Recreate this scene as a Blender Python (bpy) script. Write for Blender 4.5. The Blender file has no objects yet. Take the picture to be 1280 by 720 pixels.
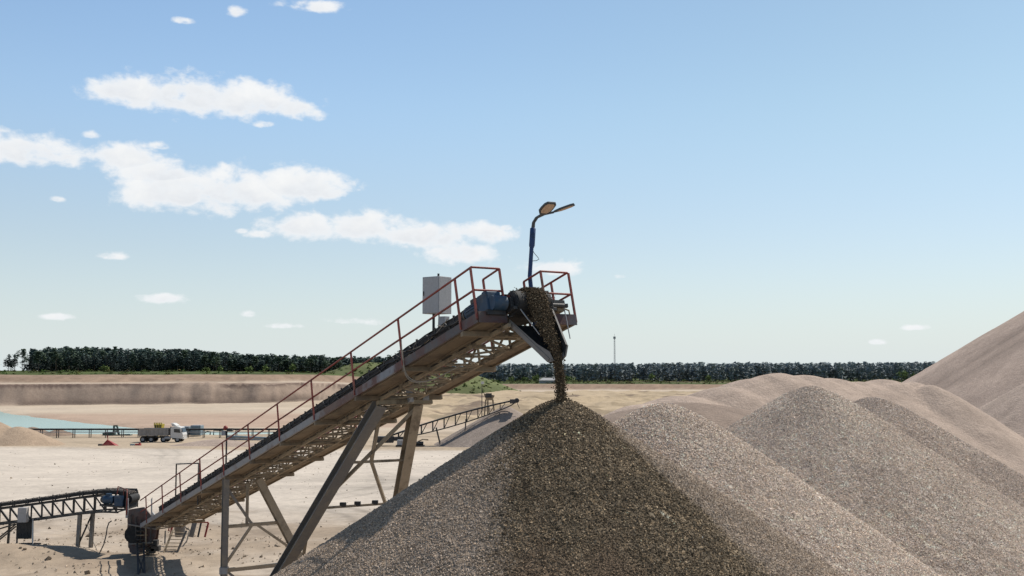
import bpy, math, random
import numpy as np
from mathutils import Vector

random.seed(7)
RNG = np.random.default_rng(11)
col = bpy.context.scene.collection
HC = 11.0                      # height of the drone above the yard datum
F, HY = 1300.0, 463.0          # focal length and horizon of the photograph (pixels of the 1280 frame)
R = math.radians


def at(px, py, d):
    """surveyed place of something seen at (px, py) and standing d metres ahead"""
    return Vector(((px - 640) / F * d, d, HC - (py - HY) / F * d))


# ------------------------------------------------------------------ noise (numpy)
def vhash(ix, iy, seed):
    h = (ix.astype(np.int64) * 374761393 + iy.astype(np.int64) * 668265263 + seed * 974711) & 0x7fffffff
    h = ((h ^ (h >> 13)) * 1274126177) & 0x7fffffff
    return ((h ^ (h >> 16)) & 0xffff) / 65535.0


def vnoise(x, y, seed=0):
    x = np.asarray(x, float); y = np.asarray(y, float)
    ix = np.floor(x); iy = np.floor(y); fx = x - ix; fy = y - iy
    fx = fx * fx * (3 - 2 * fx); fy = fy * fy * (3 - 2 * fy)
    a = vhash(ix, iy, seed); b = vhash(ix + 1, iy, seed); c = vhash(ix, iy + 1, seed); d = vhash(ix + 1, iy + 1, seed)
    return (a * (1 - fx) + b * fx) * (1 - fy) + (c * (1 - fx) + d * fx) * fy


def fbm(x, y, seed=0, octv=4):
    s = 0; a = .5
    for o in range(octv):
        s = s + a * (vnoise(x, y, seed + o * 17) - .5) * 2
        x = np.asarray(x) * 2.03 + 5.1; y = np.asarray(y) * 2.03 + 1.7; a *= .5
    return s


def sstep(a, b, t):
    t = np.clip((np.asarray(t, float) - a) / (b - a), 0, 1)
    return t * t * (3 - 2 * t)


# ------------------------------------------------------------------ materials
def mat(name):
    m = bpy.data.materials.new(name); m.use_nodes = True
    nt = m.node_tree; b = nt.nodes['Principled BSDF']
    return m, nt, b


def N(nt, t, **kw):
    n = nt.nodes.new(t)
    for k, v in kw.items():
        setattr(n, k, v)
    return n


def ramp(nt, fac, stops):
    r = N(nt, 'ShaderNodeValToRGB')
    e = r.color_ramp.elements
    while len(e) < len(stops): e.new(.5)
    for i, (p, c) in enumerate(stops):
        e[i].position = p; e[i].color = (*c, 1) if len(c) == 3 else c
    nt.links.new(fac, r.inputs[0])
    return r.outputs[0]


def noise(nt, scale, detail=4, rough=.6, vec=None, dist=0):
    n = N(nt, 'ShaderNodeTexNoise'); n.inputs['Scale'].default_value = scale
    n.inputs['Detail'].default_value = detail; n.inputs['Roughness'].default_value = rough
    n.inputs['Distortion'].default_value = dist
    if vec is None:
        vec = N(nt, 'ShaderNodeNewGeometry').outputs['Position']
    nt.links.new(vec, n.inputs['Vector'])
    return n.outputs[0]


def mix(nt, fac, a, b, mode='MIX'):
    m = N(nt, 'ShaderNodeMix', data_type='RGBA', blend_type=mode)
    for sock, v in ((m.inputs[0], fac), (m.inputs[6], a), (m.inputs[7], b)):
        if hasattr(v, 'links'): nt.links.new(v, sock)
        elif isinstance(v, (int, float)): sock.default_value = v
        else: sock.default_value = (*v, 1)
    return m.outputs[2]


def bump(nt, b, h, strength=.4, dist=.05):
    n = N(nt, 'ShaderNodeBump'); n.inputs['Strength'].default_value = strength; n.inputs['Distance'].default_value = dist
    nt.links.new(h, n.inputs['Height']); nt.links.new(n.outputs[0], b.inputs['Normal'])


def paint(name, base, worn, dust=(.30, .24, .17), wear=.5, dusty=.35, rough=.6, scale=3., metal=0.):
    """weathered paint: base coat, worn patches and dust lying on it"""
    m, nt, b = mat(name)
    n1 = noise(nt, scale, 6, .7); n2 = noise(nt, scale * .6, 3, .6); n3 = noise(nt, scale * 9, 3, .7)
    f1 = ramp(nt, n1, [(wear - .06, (1, 1, 1)), (wear + .06, (0, 0, 0))])
    c = mix(nt, f1, base, worn)
    g = N(nt, 'ShaderNodeNewGeometry'); sp = N(nt, 'ShaderNodeSeparateXYZ'); nt.links.new(g.outputs['Normal'], sp.inputs[0])
    f2 = ramp(nt, n2, [(.62 - dusty * .5, (0, 0, 0)), (.85, (.75, .75, .75))])
    c = mix(nt, f2, c, dust)
    c = mix(nt, .35, c, ramp(nt, n3, [(.2, (.35, .35, .35)), (.8, (1, 1, 1))]), 'MULTIPLY')
    nt.links.new(c, b.inputs['Base Color'])
    b.inputs['Roughness'].default_value = rough; b.inputs['Metallic'].default_value = metal
    bump(nt, b, n3, .15, .01)
    return m


M = {}
M['red'] = paint('red_rail_paint', (.27, .043, .028), (.12, .035, .025), wear=.42, dusty=.15, scale=2.2)
M['beam'] = paint('beam_paint', (.10, .033, .028), (.24, .245, .27), dust=(.22, .17, .13), wear=.50, dusty=.3, scale=.7)
M['beam_low'] = paint('beam_paint_low', (.27, .265, .27), (.13, .065, .05), dust=(.30, .25, .2), wear=.40, dusty=.35, scale=.8)
M['beam_head'] = paint('beam_head_paint', (.095, .042, .038), (.085, .075, .08), dust=(.2, .15, .11), wear=.5, dusty=.2, scale=1.5)
M['under'] = paint('dusty_sheet', (.235, .18, .122), (.15, .115, .082), dust=(.34, .27, .19), wear=.45, dusty=.4, scale=1.1, rough=.9)
M['truss'] = paint('truss_steel', (.33, .265, .185), (.11, .085, .06), dust=(.36, .28, .19), wear=.45, dusty=.4, scale=2.5, rough=.85)
M['dark'] = paint('dark_steel', (.028, .028, .030), (.055, .05, .045), dust=(.16, .13, .10), wear=.45, dusty=.12, scale=3)
M['rubber'] = paint('belt_rubber', (.016, .016, .017), (.03, .028, .026), dust=(.10, .085, .07), wear=.45, dusty=.15, scale=4, rough=.8)
M['leg'] = paint('leg_steel', (.20, .185, .175), (.27, .235, .19), dust=(.30, .25, .19), wear=.45, dusty=.25, scale=1.6)
M['tanleg'] = paint('tan_leg_steel', (.36, .29, .21), (.18, .14, .10), dust=(.38, .31, .22), wear=.42, dusty=.35, scale=1.6)
M['cab'] = paint('cabinet_grey', (.42, .41, .41), (.34, .33, .33), dust=(.42, .37, .31), wear=.35, dusty=.1, scale=2)
M['blue'] = paint('motor_blue', (.022, .06, .115), (.02, .04, .065), dust=(.17, .15, .13), wear=.42, dusty=.2, scale=4)
M['navy'] = paint('lamp_blue', (.018, .05, .15), (.012, .03, .075), dust=(.10, .10, .10), wear=.40, dusty=.02, scale=6)
M['lampgrey'] = paint('lamp_housing', (.07, .08, .09), (.05, .055, .06), wear=.4, dusty=.1, scale=6)
M['led'] = paint('lamp_lens', (.62, .45, .32), (.56, .42, .30), dust=(.6, .46, .34), wear=.3, dusty=.1, scale=12, rough=.7)
M['galv'] = paint('galvanised', (.36, .36, .37), (.27, .26, .26), dust=(.38, .33, .27), wear=.4, dusty=.2, scale=3)
M['white'] = paint('white_paint', (.60, .59, .57), (.50, .47, .43), dust=(.5, .44, .36), wear=.3, dusty=.1, scale=1.5)
M['tipper'] = paint('tipper_body', (.27, .255, .245), (.21, .195, .18), dust=(.38, .33, .27), wear=.4, dusty=.3, scale=.9)
M['tyre'] = paint('tyre_rubber', (.018, .018, .018), (.03, .03, .03), dust=(.13, .11, .09), wear=.4, dusty=.2, scale=4, rough=.9)
M['yellow'] = paint('yellow_paint', (.52, .40, .035), (.36, .25, .03), wear=.38, dusty=.15, scale=.8)
M['green'] = paint('machine_green', (.035, .085, .075), (.03, .055, .05), wear=.4, dusty=.15, scale=.8)
M['tank'] = paint('tank_bluegrey', (.20, .27, .31), (.17, .22, .25), wear=.4, dusty=.1, scale=.8)
M['redm'] = paint('red_machine', (.33, .035, .03), (.18, .03, .025), wear=.4, dusty=.1, scale=1)
M['roof'] = paint('roof_grey', (.36, .36, .37), (.30, .30, .30), wear=.4, dusty=.1, scale=.5)
M['cable'] = paint('cable_sheath', (.38, .32, .25), (.25, .21, .17), wear=.4, dusty=.3, scale=6)

m, nt, b = mat('window_glass')
b.inputs['Base Color'].default_value = (.02, .025, .03, 1); b.inputs['Roughness'].default_value = .12
M['glass'] = m


def attr_mat(name, rough=.95, scales=((9., .22), (1.2, .2)), bumpy=(6., .35, .08), tint=None):
    m, nt, b = mat(name)
    a = N(nt, 'ShaderNodeVertexColor', layer_name='tone')
    c = a.outputs[0]
    for sc, amt in scales:
        n = noise(nt, sc, 6, .65)
        c = mix(nt, 1., c, ramp(nt, n, [(.28, (1 - amt,) * 3), (.72, (1 + amt,) * 3)]), 'MULTIPLY')
    nt.links.new(c, b.inputs['Base Color']); b.inputs['Roughness'].default_value = rough
    b.inputs['Specular IOR Level'].default_value = .15
    if bumpy:
        n = noise(nt, bumpy[0], 8, .7); bump(nt, b, n, bumpy[1], bumpy[2])
    return m


# sand and soil of the ground: colour zones from the terrain, grain and wheel streaks from noise
m, nt, b = mat('pit_ground')
a = N(nt, 'ShaderNodeVertexColor', layer_name='tone'); c = a.outputs[0]
geo = N(nt, 'ShaderNodeNewGeometry').outputs['Position']
for sc, amt, st in ((.05, .10, (1, 1, 1)), (.35, .09, (1, 1, 1)), (2.2, .10, (1, 1, 1)), (.10, .08, (.22, 1.4, 1)), (.4, .05, (.15, 1.3, 1)), (1.1, .10, (1, 1, 1))):
    mp = N(nt, 'ShaderNodeMapping'); nt.links.new(geo, mp.inputs[0]); mp.inputs['Scale'].default_value = st
    mp.inputs['Rotation'].default_value = (0, 0, .06 if st[0] < 1 else 0)
    n = noise(nt, sc, 6, .62, mp.outputs[0])
    c = mix(nt, 1., c, ramp(nt, n, [(.3, (1 - amt, 1 - amt, 1 - amt * .95)), (.7, (1 + amt * .6,) * 3)]), 'MULTIPLY')
nt.links.new(c, b.inputs['Base Color']); b.inputs['Roughness'].default_value = .97; b.inputs['Specular IOR Level'].default_value = .1
bump(nt, b, noise(nt, 1.6, 8, .7), .5, .12)
M['ground'] = m
M['gravel'] = attr_mat('gravel', .9, ((40., .12),), None)
M['sand'] = attr_mat('heap_sand', .97, ((.25, .12), (1.6, .13), (7., .16)), (3.5, .9, .16))
M['leafy'] = attr_mat('leaves', .8, ((.6, .2),), None)
M['bark'] = paint('bark', (.11, .07, .045), (.07, .05, .035), wear=.4, dusty=.1, scale=2)

m, nt, b = mat('pond_water')
b.inputs['Base Color'].default_value = (.31, .42, .36, 1); b.inputs['Roughness'].default_value = .22
b.inputs['Specular IOR Level'].default_value = .35
bump(nt, b, noise(nt, .8, 5, .6), .12, .05)
M['water'] = m


# ------------------------------------------------------------------ scene objects
def tag(o, label, cat, group=None):
    o['label'] = label; o['category'] = cat
    if group: o['group'] = group
    return o


def thing(name, loc, label, cat, group=None):
    o = bpy.data.objects.new(name, None); o.location = loc; col.objects.link(o)
    o.empty_display_size = .3
    return tag(o, label, cat, group)


def wloc(o):
    v = Vector(o.location)
    while o.parent: o = o.parent; v += o.location
    return v


class MB:
    def __init__(self): self.v = []; self.f = []; self.s = []

    def add(self, vs, fs, smooth=False):
        k = len(self.v); self.v += [tuple(v) for v in vs]
        self.f += [tuple(i + k for i in f) for f in fs]; self.s += [smooth] * len(fs)
        return self

    def box(self, c, half, ax=None):
        a, b_, d = ax or (Vector((1, 0, 0)), Vector((0, 1, 0)), Vector((0, 0, 1)))
        c = Vector(c); hx, hy, hz = half
        vs = [c + a * (sx * hx) + b_ * (sy * hy) + d * (sz * hz) for sz in (-1, 1) for sy in (-1, 1) for sx in (-1, 1)]
        return self.add(vs, [(0, 2, 3, 1), (4, 5, 7, 6), (0, 1, 5, 4), (2, 6, 7, 3), (0, 4, 6, 2), (1, 3, 7, 5)])

    def beam(self, p, q, w_, h_, up=(0, 0, 1)):
        p = Vector(p); q = Vector(q); a = (q - p); ln = a.length; a.normalize()
        up = Vector(up)
        if abs(a.dot(up)) > .98: up = Vector((1, 0, 0))
        s = a.cross(up).normalized(); t = s.cross(a).normalized()
        return self.box((p + q) / 2, (ln / 2, w_ / 2, h_ / 2), (a, s, t))

    def hbeam(self, p, q, w_, h_, up, th=.02):
        """H-section: two flanges and a web"""
        p = Vector(p); q = Vector(q); a = (q - p).normalized(); up = Vector(up)
        s = a.cross(up).normalized(); t = s.cross(a).normalized()
        for sg in (-1, 1):
            o = s * (sg * (w_ / 2 - th / 2)); self.beam(p + o, q + o, th, h_, t)
        self.beam(p, q, w_ - 2 * th - .004, th, t)
        return self

    def tube(self, pts, r, n=8, caps=True):
        pts = [Vector(p) for p in pts]; rr = r if hasattr(r, '__len__') else [r] * len(pts)
        vs = []; up = None
        for i, p in enumerate(pts):
            a = (pts[min(i + 1, len(pts) - 1)] - pts[max(i - 1, 0)]).normalized()
            if up is None:
                up = Vector((0, 0, 1)) if abs(a.z) < .9 else Vector((1, 0, 0))
            s = a.cross(up).normalized(); t = s.cross(a).normalized(); up = t
            for k in range(n):
                an = 2 * math.pi * k / n; vs.append(p + (s * math.cos(an) + t * math.sin(an)) * rr[i])
        fs = [(i * n + k, i * n + (k + 1) % n, (i + 1) * n + (k + 1) % n, (i + 1) * n + k) for i in range(len(pts) - 1) for k in range(n)]
        self.add(vs, fs, True)
        if caps:
            self.add(vs[:n], [tuple(range(n))[::-1]]); self.add(vs[-n:], [tuple(range(n))])
        return self

    def plate(self, poly, nrm, th):
        """a flat polygon given as points, thickened along nrm"""
        nrm = Vector(nrm).normalized(); n = len(poly)
        vs = [Vector(p) for p in poly] + [Vector(p) + nrm * th for p in poly]
        fs = [tuple(range(n))[::-1], tuple(range(n, 2 * n))] + [(i, (i + 1) % n, n + (i + 1) % n, n + i) for i in range(n)]
        return self.add(vs, fs)

    def build(self, name, m, parent=None, loc=None, bevel=0):
        me = bpy.data.meshes.new(name)
        L = wloc(parent) if parent else Vector(loc or (0, 0, 0))
        me.from_pydata([tuple(Vector(v) - L) for v in self.v], [], self.f); me.update()
        me.polygons.foreach_set('use_smooth', self.s)
        o = bpy.data.objects.new(name, me); me.materials.append(m); col.objects.link(o)
        if parent: o.parent = parent
        else: o.location = L
        if bevel:
            bv = o.modifiers.new('edge', 'BEVEL'); bv.width = bevel; bv.segments = 2; bv.limit_method = 'ANGLE'
        return o


def np_mesh(name, V, Fq, m, tone=None, parent=None, loc=(0, 0, 0), smooth=False):
    """mesh straight from numpy arrays; all faces have the same number of corners"""
    L = np.array(wloc(parent) if parent else loc, float)
    V = np.asarray(V, float) - L; Fq = np.asarray(Fq, np.int32); k = Fq.shape[1]
    me = bpy.data.meshes.new(name)
    me.vertices.add(len(V)); me.vertices.foreach_set('co', V.astype(np.float32).ravel())
    me.loops.add(Fq.size); me.loops.foreach_set('vertex_index', Fq.ravel())
    me.polygons.add(len(Fq)); me.polygons.foreach_set('loop_start', np.arange(0, Fq.size, k, dtype=np.int32))
    me.polygons.foreach_set('use_smooth', np.full(len(Fq), smooth))
    me.update(calc_edges=True)
    if tone is not None:
        at_ = me.color_attributes.new('tone', 'FLOAT_COLOR', 'POINT')
        at_.data.foreach_set('color', np.c_[tone, np.ones(len(V))].astype(np.float32).ravel())
    me.materials.append(m)
    o = bpy.data.objects.new(name, me); col.objects.link(o)
    if parent: o.parent = parent
    else: o.location = L
    return o


OCT = np.array([(1, .3, 0), (-1, -.2, .1), (.2, 1, 0), (-.1, -1, .2), (.35, -.3, 1), (-.3, .35, -1)], float)
OCTF = np.array([(0, 2, 4), (2, 1, 4), (1, 3, 4), (3, 0, 4), (2, 0, 5), (1, 2, 5), (3, 1, 5), (0, 3, 5)])


def pebbles(P, size, tone):
    """crushed stones: a jittered, randomly turned block per point"""
    n = len(P)
    base = OCT[None] * RNG.uniform(.7, 1.15, (n, 1, 3)) + RNG.uniform(-.3, .3, (n, 6, 3))
    q = RNG.normal(size=(n, 4)); q /= np.linalg.norm(q, axis=1)[:, None]
    w_, x, y, z = q.T
    Rm = np.stack([1 - 2 * (y * y + z * z), 2 * (x * y - z * w_), 2 * (x * z + y * w_), 2 * (x * y + z * w_), 1 - 2 * (x * x + z * z), 2 * (y * z - x * w_),
                   2 * (x * z - y * w_), 2 * (y * z + x * w_), 1 - 2 * (x * x + y * y)], 1).reshape(n, 3, 3)
    V = np.einsum('nij,nkj->nki', Rm, base) * (np.asarray(size)[:, None, None] * .5) + P[:, None]
    Fq = (OCTF[None] + (np.arange(n) * 6)[:, None, None]).reshape(-1, 3)
    return V.reshape(-1, 3), Fq, np.repeat(tone, 6, 0)


# ================================================================== THE GROUND
# lie of the land: yard, pond basin, quarry wall with a terrace, meadow behind
POND = [(-260, 345), (-170, 345), (-147, 313), (-107.6, 264), (-84, 238), (-74, 232), (-52, 224), (-40, 219), (-52, 214.5), (-76, 216), (-91, 216), (-107, 217), (-180, 222), (-260, 235)]


def poly_sd(x, y, poly):
    x = np.asarray(x, float); y = np.asarray(y, float)
    d = np.full(x.shape, 1e9); ins = np.zeros(x.shape, bool)
    for (ax, ay), (bx, by) in zip(poly, poly[1:] + poly[:1]):
        t = np.clip(((x - ax) * (bx - ax) + (y - ay) * (by - ay)) / ((bx - ax) ** 2 + (by - ay) ** 2), 0, 1)
        d = np.minimum(d, np.hypot(x - ax - t * (bx - ax), y - ay - t * (by - ay)))
        c_ = ((ay > y) != (by > y)) & (x < (bx - ax) * (y - ay) / ((by - ay) if by != ay else 1e-9) + ax)
        ins ^= c_
    return np.where(ins, -d, d)


def wall_line(x):
    return np.interp(x, [-600, -184, -101, -67, -18, 120, 400], [360, 375, 408, 465, 588, 600, 620])


def land(x, y):
    """height of the ground and its colour"""
    x = np.asarray(x, float); y = np.asarray(y, float)
    z = 2.0 - 3.2 * sstep(40, 175, y) * 1.0
    lin = np.interp(y, [-100, 52, 160, 200], [2.0, 2.0, -1.2, -1.7]); z = lin
    n1 = fbm(x * .05, y * .05, 3); n2 = fbm(x * .4, y * .4, 9, 5)
    z = z + n1 * .25 * sstep(30, 60, y) + n2 * .05
    # spoil by the feeder and ruts near the tail
    near = 1 - sstep(62, 80, y)
    z = z + near * (fbm(x * .25, y * .25, 21) * .35 + .5 * np.exp(-(((x + 25.5) / 3.2) ** 2 + ((y - 51.2) / 1.6) ** 2)) + .28 * np.exp(-(((x + 21.5) / 1.3) ** 2 + ((y - 51.4) / 1.3) ** 2)))
    z = z + .9 * np.exp(-((x - (-62)) / 45) ** 2) * 0
    # berm at the far edge of the yard
    z = z + .35 * np.exp(-((y - 164 - 2 * fbm(x * .03, y * .0, 5)) / 2.2) ** 2)
    # pond basin
    sd = poly_sd(x, y, POND) + fbm(x * .06, y * .06, 33) * 3
    z = np.where(y > 190, z - 1.6 * (1 - sstep(-8, 6, sd)), z)
    z = z - .1 * sstep(200, 260, y)
    # quarry wall
    wl = wall_line(x) + fbm(x * .03, y * .012, 41) * 7 + fbm(x * .22, y * .1, 42, 3) * 2.5 * (.2 + .8 * sstep(-150, -110, x))
    t = y - wl
    e = sstep(-90, -8, -np.abs(x + 30) * 0 + x * -1 - 40)  # 0 right, 1 left
    e = 1 - sstep(-95, -12, x)
    terr = -1.0 * (1 - e) + 6.0 * e
    top = 2.4 * (1 - e) + 9.0 * e
    face = sstep(0, 9 + 14 * (1 - e), t)
    zz = z + face * (terr - z)
    gul = fbm(x * .10, t * .30, 55, 5)
    zz = zz + gul * (.12 + 1.4 * sstep(-150, -110, x)) * np.exp(-((t - 6) / 6) ** 2) * (.4 + e)
    u2 = sstep(38, 56, t + fbm(x * .05, y * .05, 61) * 5)
    zz = zz + u2 * (top - terr)
    zz = zz + u2 * (1.6 * np.exp(-((t - 95) / 25) ** 2) * e * sstep(60, 130, -x) + fbm(x * .02, y * .02, 71) * .5)
    # undulating sand on the far right-hand floor
    fl = sstep(330, 430, y) * (1 - sstep(-25, 5, t)) * sstep(-110, -40, x)
    zz = zz + fl * (fbm(x * .035, y * .05, 81, 4) * 1.9 + .5 + np.abs(fbm(x * .1, y * .05, 83, 4)) * 1.5)
    und = sstep(230, 300, y) * (1 - sstep(420, 520, y)) * sstep(-60, -20, x)
    zz = zz + und * (np.maximum(fbm(x * .05, y * .03, 85, 4), -.2) * 2.4 + np.abs(fbm(x * .12, y * .06, 87, 4)) * 1.6)
    # ---- colour
    yard = np.array((.56, .49, .41)); tan = np.array((.45, .36, .26)); dirt = np.array((.36, .285, .21))
    beach = np.array((.54, .45, .35)); pink = np.array((.41, .295, .22)); wallc = np.array((.36, .275, .215)); bank = np.array((.30, .215, .155))
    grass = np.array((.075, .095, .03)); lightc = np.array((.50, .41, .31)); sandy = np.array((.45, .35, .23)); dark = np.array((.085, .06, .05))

    def put(c, k, w_): return c + (k - c) * np.clip(w_, 0, 1)[..., None]
    c = np.broadcast_to(yard, x.shape + (3,)).copy()
    c = put(c, dirt, near * (.7 + .9 * fbm(x * .14, y * .2, 91))); c = put(c, np.array((.27, .21, .155)), near * sstep(.1, .4, fbm(x * .3, y * .35, 93)) * .7)
    c = put(c, yard * .86, sstep(.1, .4, fbm(x * .02, y * .05, 95)) * (1 - near))
    c = put(c, dirt * .9, near * sstep(.15, .5, fbm(x * .5, y * .9, 97)) * .6)
    wx = fbm(x * .02, y * .02, 131) * 4
    for cx_, cy_, rr, am in ((-120, 40, 95, .10), (-60, 190, 105, .09), (-30, 150, 62, .10), (40, 90, 88, .10), (-90, 120, 48, .08), (-10, 240, 140, .08), (-42, 96, 30, .10), (-150, 110, 110, .09), (-70, 20, 70, .09), (-25, 62, 17, .16), (-48, 40, 24, .16)):
        dd = np.abs(np.hypot(x - cx_ + wx, y - cy_) - rr)
        c = c * (1 - 1.7 * am * (np.exp(-((dd - 1.05) / .32) ** 2) + .5 * np.exp(-(dd / 2.2) ** 2)) * sstep(-.25, .2, fbm(x * .04, y * .04, 133)))[..., None]
    edge = sstep(160, 163, y + fbm(x * .05, y * 0, 99) * 2)
    c = put(c, tan, edge); c = put(c, tan * .82, edge * sstep(0, .4, fbm(x * .06, y * .16, 101)))
    c = put(c, beach, sstep(205, 225, y) * (.7 + .4 * fbm(x * .01, y * .04, 103)))
    pk = sstep(228, 240, y) * (1 - sstep(300, 330, y - (x + 90) * .10 + fbm(x * .02, y * .02, 107) * 12))
    c = put(c, pink, pk * (1 - sstep(-30, 0, x)) * .85)
    c = put(c, sandy, fl * .9); c = put(c, sandy * .78, fl * sstep(.05, .35, fbm(x * .05, y * .03, 109)))
    c = put(c, sandy, und * .9); c = put(c, sandy * .7, und * sstep(.05, .25, fbm(x * .08, y * .05, 110))); c = put(c, np.array((.2, .15, .11)), (und + fl) * sstep(.28, .42, fbm(x * .07, y * .09, 108)) * .8)
    fw = sstep(-1, 2, t) * (1 - sstep(38, 44, t))
    c = put(c, wallc * (1 + (.06 + .3 * sstep(-150, -110, x)[..., None]) * gul[..., None]), fw * np.maximum(e, .25))
    c = put(c, dark * 1.5, sstep(.80, .88, face + .10 * fbm(x * .06, y * 0, 112)) * (1 - sstep(.985, .999, face)) * (t > 0) * e * sstep(-.35, -.1, fbm(x * .025, y * 0, 111)) * .9)  # shadow under the overhanging lip, painted as a dark band on the upper face
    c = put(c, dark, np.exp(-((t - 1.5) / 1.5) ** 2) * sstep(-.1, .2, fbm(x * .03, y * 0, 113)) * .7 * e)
    c = put(c, lightc, sstep(14, 20, t) * (1 - sstep(36, 42, t)))
    c = put(c, bank * (1 + .3 * n2[..., None]), sstep(38, 44, t))
    g = sstep(56, 66, t + fbm(x * .06, y * .06, 117) * 9)
    c = put(c, grass * (1 + .5 * fbm(x * .08, y * .03, 119)[..., None]), g)
    c = put(c, np.array((.24, .17, .12)), g * sstep(.25, .4, fbm(x * .012, y * .02, 121)) * .6 * (1 - sstep(200, 400, t)))
    return zz, c


ys = [-40.]
while ys[-1] < 1100: ys.append(ys[-1] + (1.0 if 358 < ys[-1] < 440 else max(.45, .0064 * ys[-1])))
while ys[-1] < 9000: ys.append(ys[-1] * 1.12)
ys = np.array(ys)
rs = np.concatenate([np.linspace(-1.6, -.62, 60, endpoint=False), np.linspace(-.62, .62, 620, endpoint=False), np.linspace(.62, 1.6, 60)])
X = rs[None] * (ys[:, None] + 42); Y = np.repeat(ys[:, None], len(rs), 1)
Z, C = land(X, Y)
nr, nc = X.shape
idx = np.arange(nr * nc).reshape(nr, nc)
Fq = np.stack([idx[:-1, :-1], idx[:-1, 1:], idx[1:, 1:], idx[1:, :-1]], -1).reshape(-1, 4)
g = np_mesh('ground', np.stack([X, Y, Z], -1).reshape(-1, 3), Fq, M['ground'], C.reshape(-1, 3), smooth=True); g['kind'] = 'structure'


def gz(x, y): return float(land(np.array([x]), np.array([y]))[0][0])


pw = MB(); pw.plate([(px_, py_, -2.62) for px_, py_ in [(-300, 205), (-30, 205), (-30, 235), (-90, 300), (-130, 350), (-300, 350)]], (0, 0, 1), .3)
wt = pw.build('water', M['water']); wt['kind'] = 'structure'

# ================================================================== HEAPS
def heap(peaks, x0, x1, y0, y1, step, floor=-4, rough=.25, seed=0, groove=None):
    """height field over peaks (x, y, z, slope, roundness); points below the floor are dropped"""
    xs = np.arange(x0, x1 + step, step); yy = np.arange(y0, y1 + step, step)
    X, Y = np.meshgrid(xs, yy)
    Z = np.full(X.shape, -99.); global GAP; GAP = np.full(X.shape, 99.)
    wob = fbm(X * .12, Y * .12, seed, 4)
    for (px_, py_, pz, k, ro) in peaks:
        r = np.hypot(X - px_, Y - py_) * (1 + .05 * wob)
        zn = pz - k * (np.sqrt(r * r + ro * ro) - ro); GAP = np.where(zn > Z, zn - Z, np.minimum(GAP, Z - zn)); Z = np.maximum(Z, zn)
    Z = Z + wob * rough + fbm(X * .8, Y * .8, seed + 5, 3) * rough * .12
    return X, Y, Z


def heap_obj(name, peaks, ext, step, m, tone, label, cat, group=None, rough=.25, seed=0, zfloor=-3.5, dark=.15, crease=0.):
    X, Y, Z = heap(peaks, *ext, step, rough=rough, seed=seed)
    nr, nc = X.shape; idx = np.arange(nr * nc).reshape(nr, nc)
    Fq = np.stack([idx[:-1, :-1], idx[:-1, 1:], idx[1:, 1:], idx[1:, :-1]], -1).reshape(-1, 4)
    keep = (Z.reshape(-1)[Fq] > zfloor).any(1); Fq = Fq[keep]
    used = np.unique(Fq); rem = -np.ones(nr * nc, int); rem[used] = np.arange(len(used)); Fq = rem[Fq]
    V = np.stack([X, Y, Z], -1).reshape(-1, 3)[used]
    tn = np.array(tone) * (1 + dark * fbm(V[:, 0] * .18, V[:, 1] * .18, seed + 9, 4) + .1 * fbm(V[:, 0] * 1.2, V[:, 1] * 1.2, seed + 19, 3) + .16 * fbm(np.arctan2(V[:, 1] - peaks[0][1], V[:, 0] - peaks[0][0]) * 26, np.hypot(V[:, 0] - peaks[0][0], V[:, 1] - peaks[0][1]) * .03, seed + 29, 4))[:, None]
    gp = GAP.ravel()[used]; tn = tn * (1 - crease * np.exp(-gp / 1.1) + .10 * (crease > 0) * np.exp(-((gp - 2.6) / 1.2) ** 2))[:, None]  # shade in the creases and light beside them painted into the tone
    px_, py_, pz = peaks[0][:3]
    o = np_mesh(name, V, Fq, m, tn, loc=(px_, py_, -1), smooth=True)
    if label: tag(o, label, cat, group)
    return o


# gravel piles: peak, slope
PILES = [(1.06, 23.0, HC - .62, .655, .35), (3.95, 27.2, HC - .86, .70, .75), (11.6, 40.6, HC - .62, .665, .8), (15.95, 46.2, HC - 1.2, .63, .8)]
PINFO = [('damp dark gravel heap growing under the falling stream', (.39, .31, .24)),
         ('pale dry gravel heap touching the right flank of the dark damp one', (.65, .53, .435)),
         ('tall pale gravel heap with the highest pointed top, behind the nearer two', (.65, .53, .435)),
         ('gravel heap mostly hidden, at the back right of the pointed one', (.57, .465, .385))]


def pile_z(i, x, y):
    px_, py_, pz, k, ro = PILES[i]
    dx = x - px_; dy = y - py_
    wob = fbm(x * .35, y * .35, 200 + i, 4)
    r = np.hypot(dx, dy) * (1 + .035 * wob)
    return pz - k * (np.sqrt(r * r + ro * ro) - ro) + wob * .10 * np.clip(r / 2, 0, 1) + .035 * fbm(x * 2.2, y * 2.2, 210 + i, 3)


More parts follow.
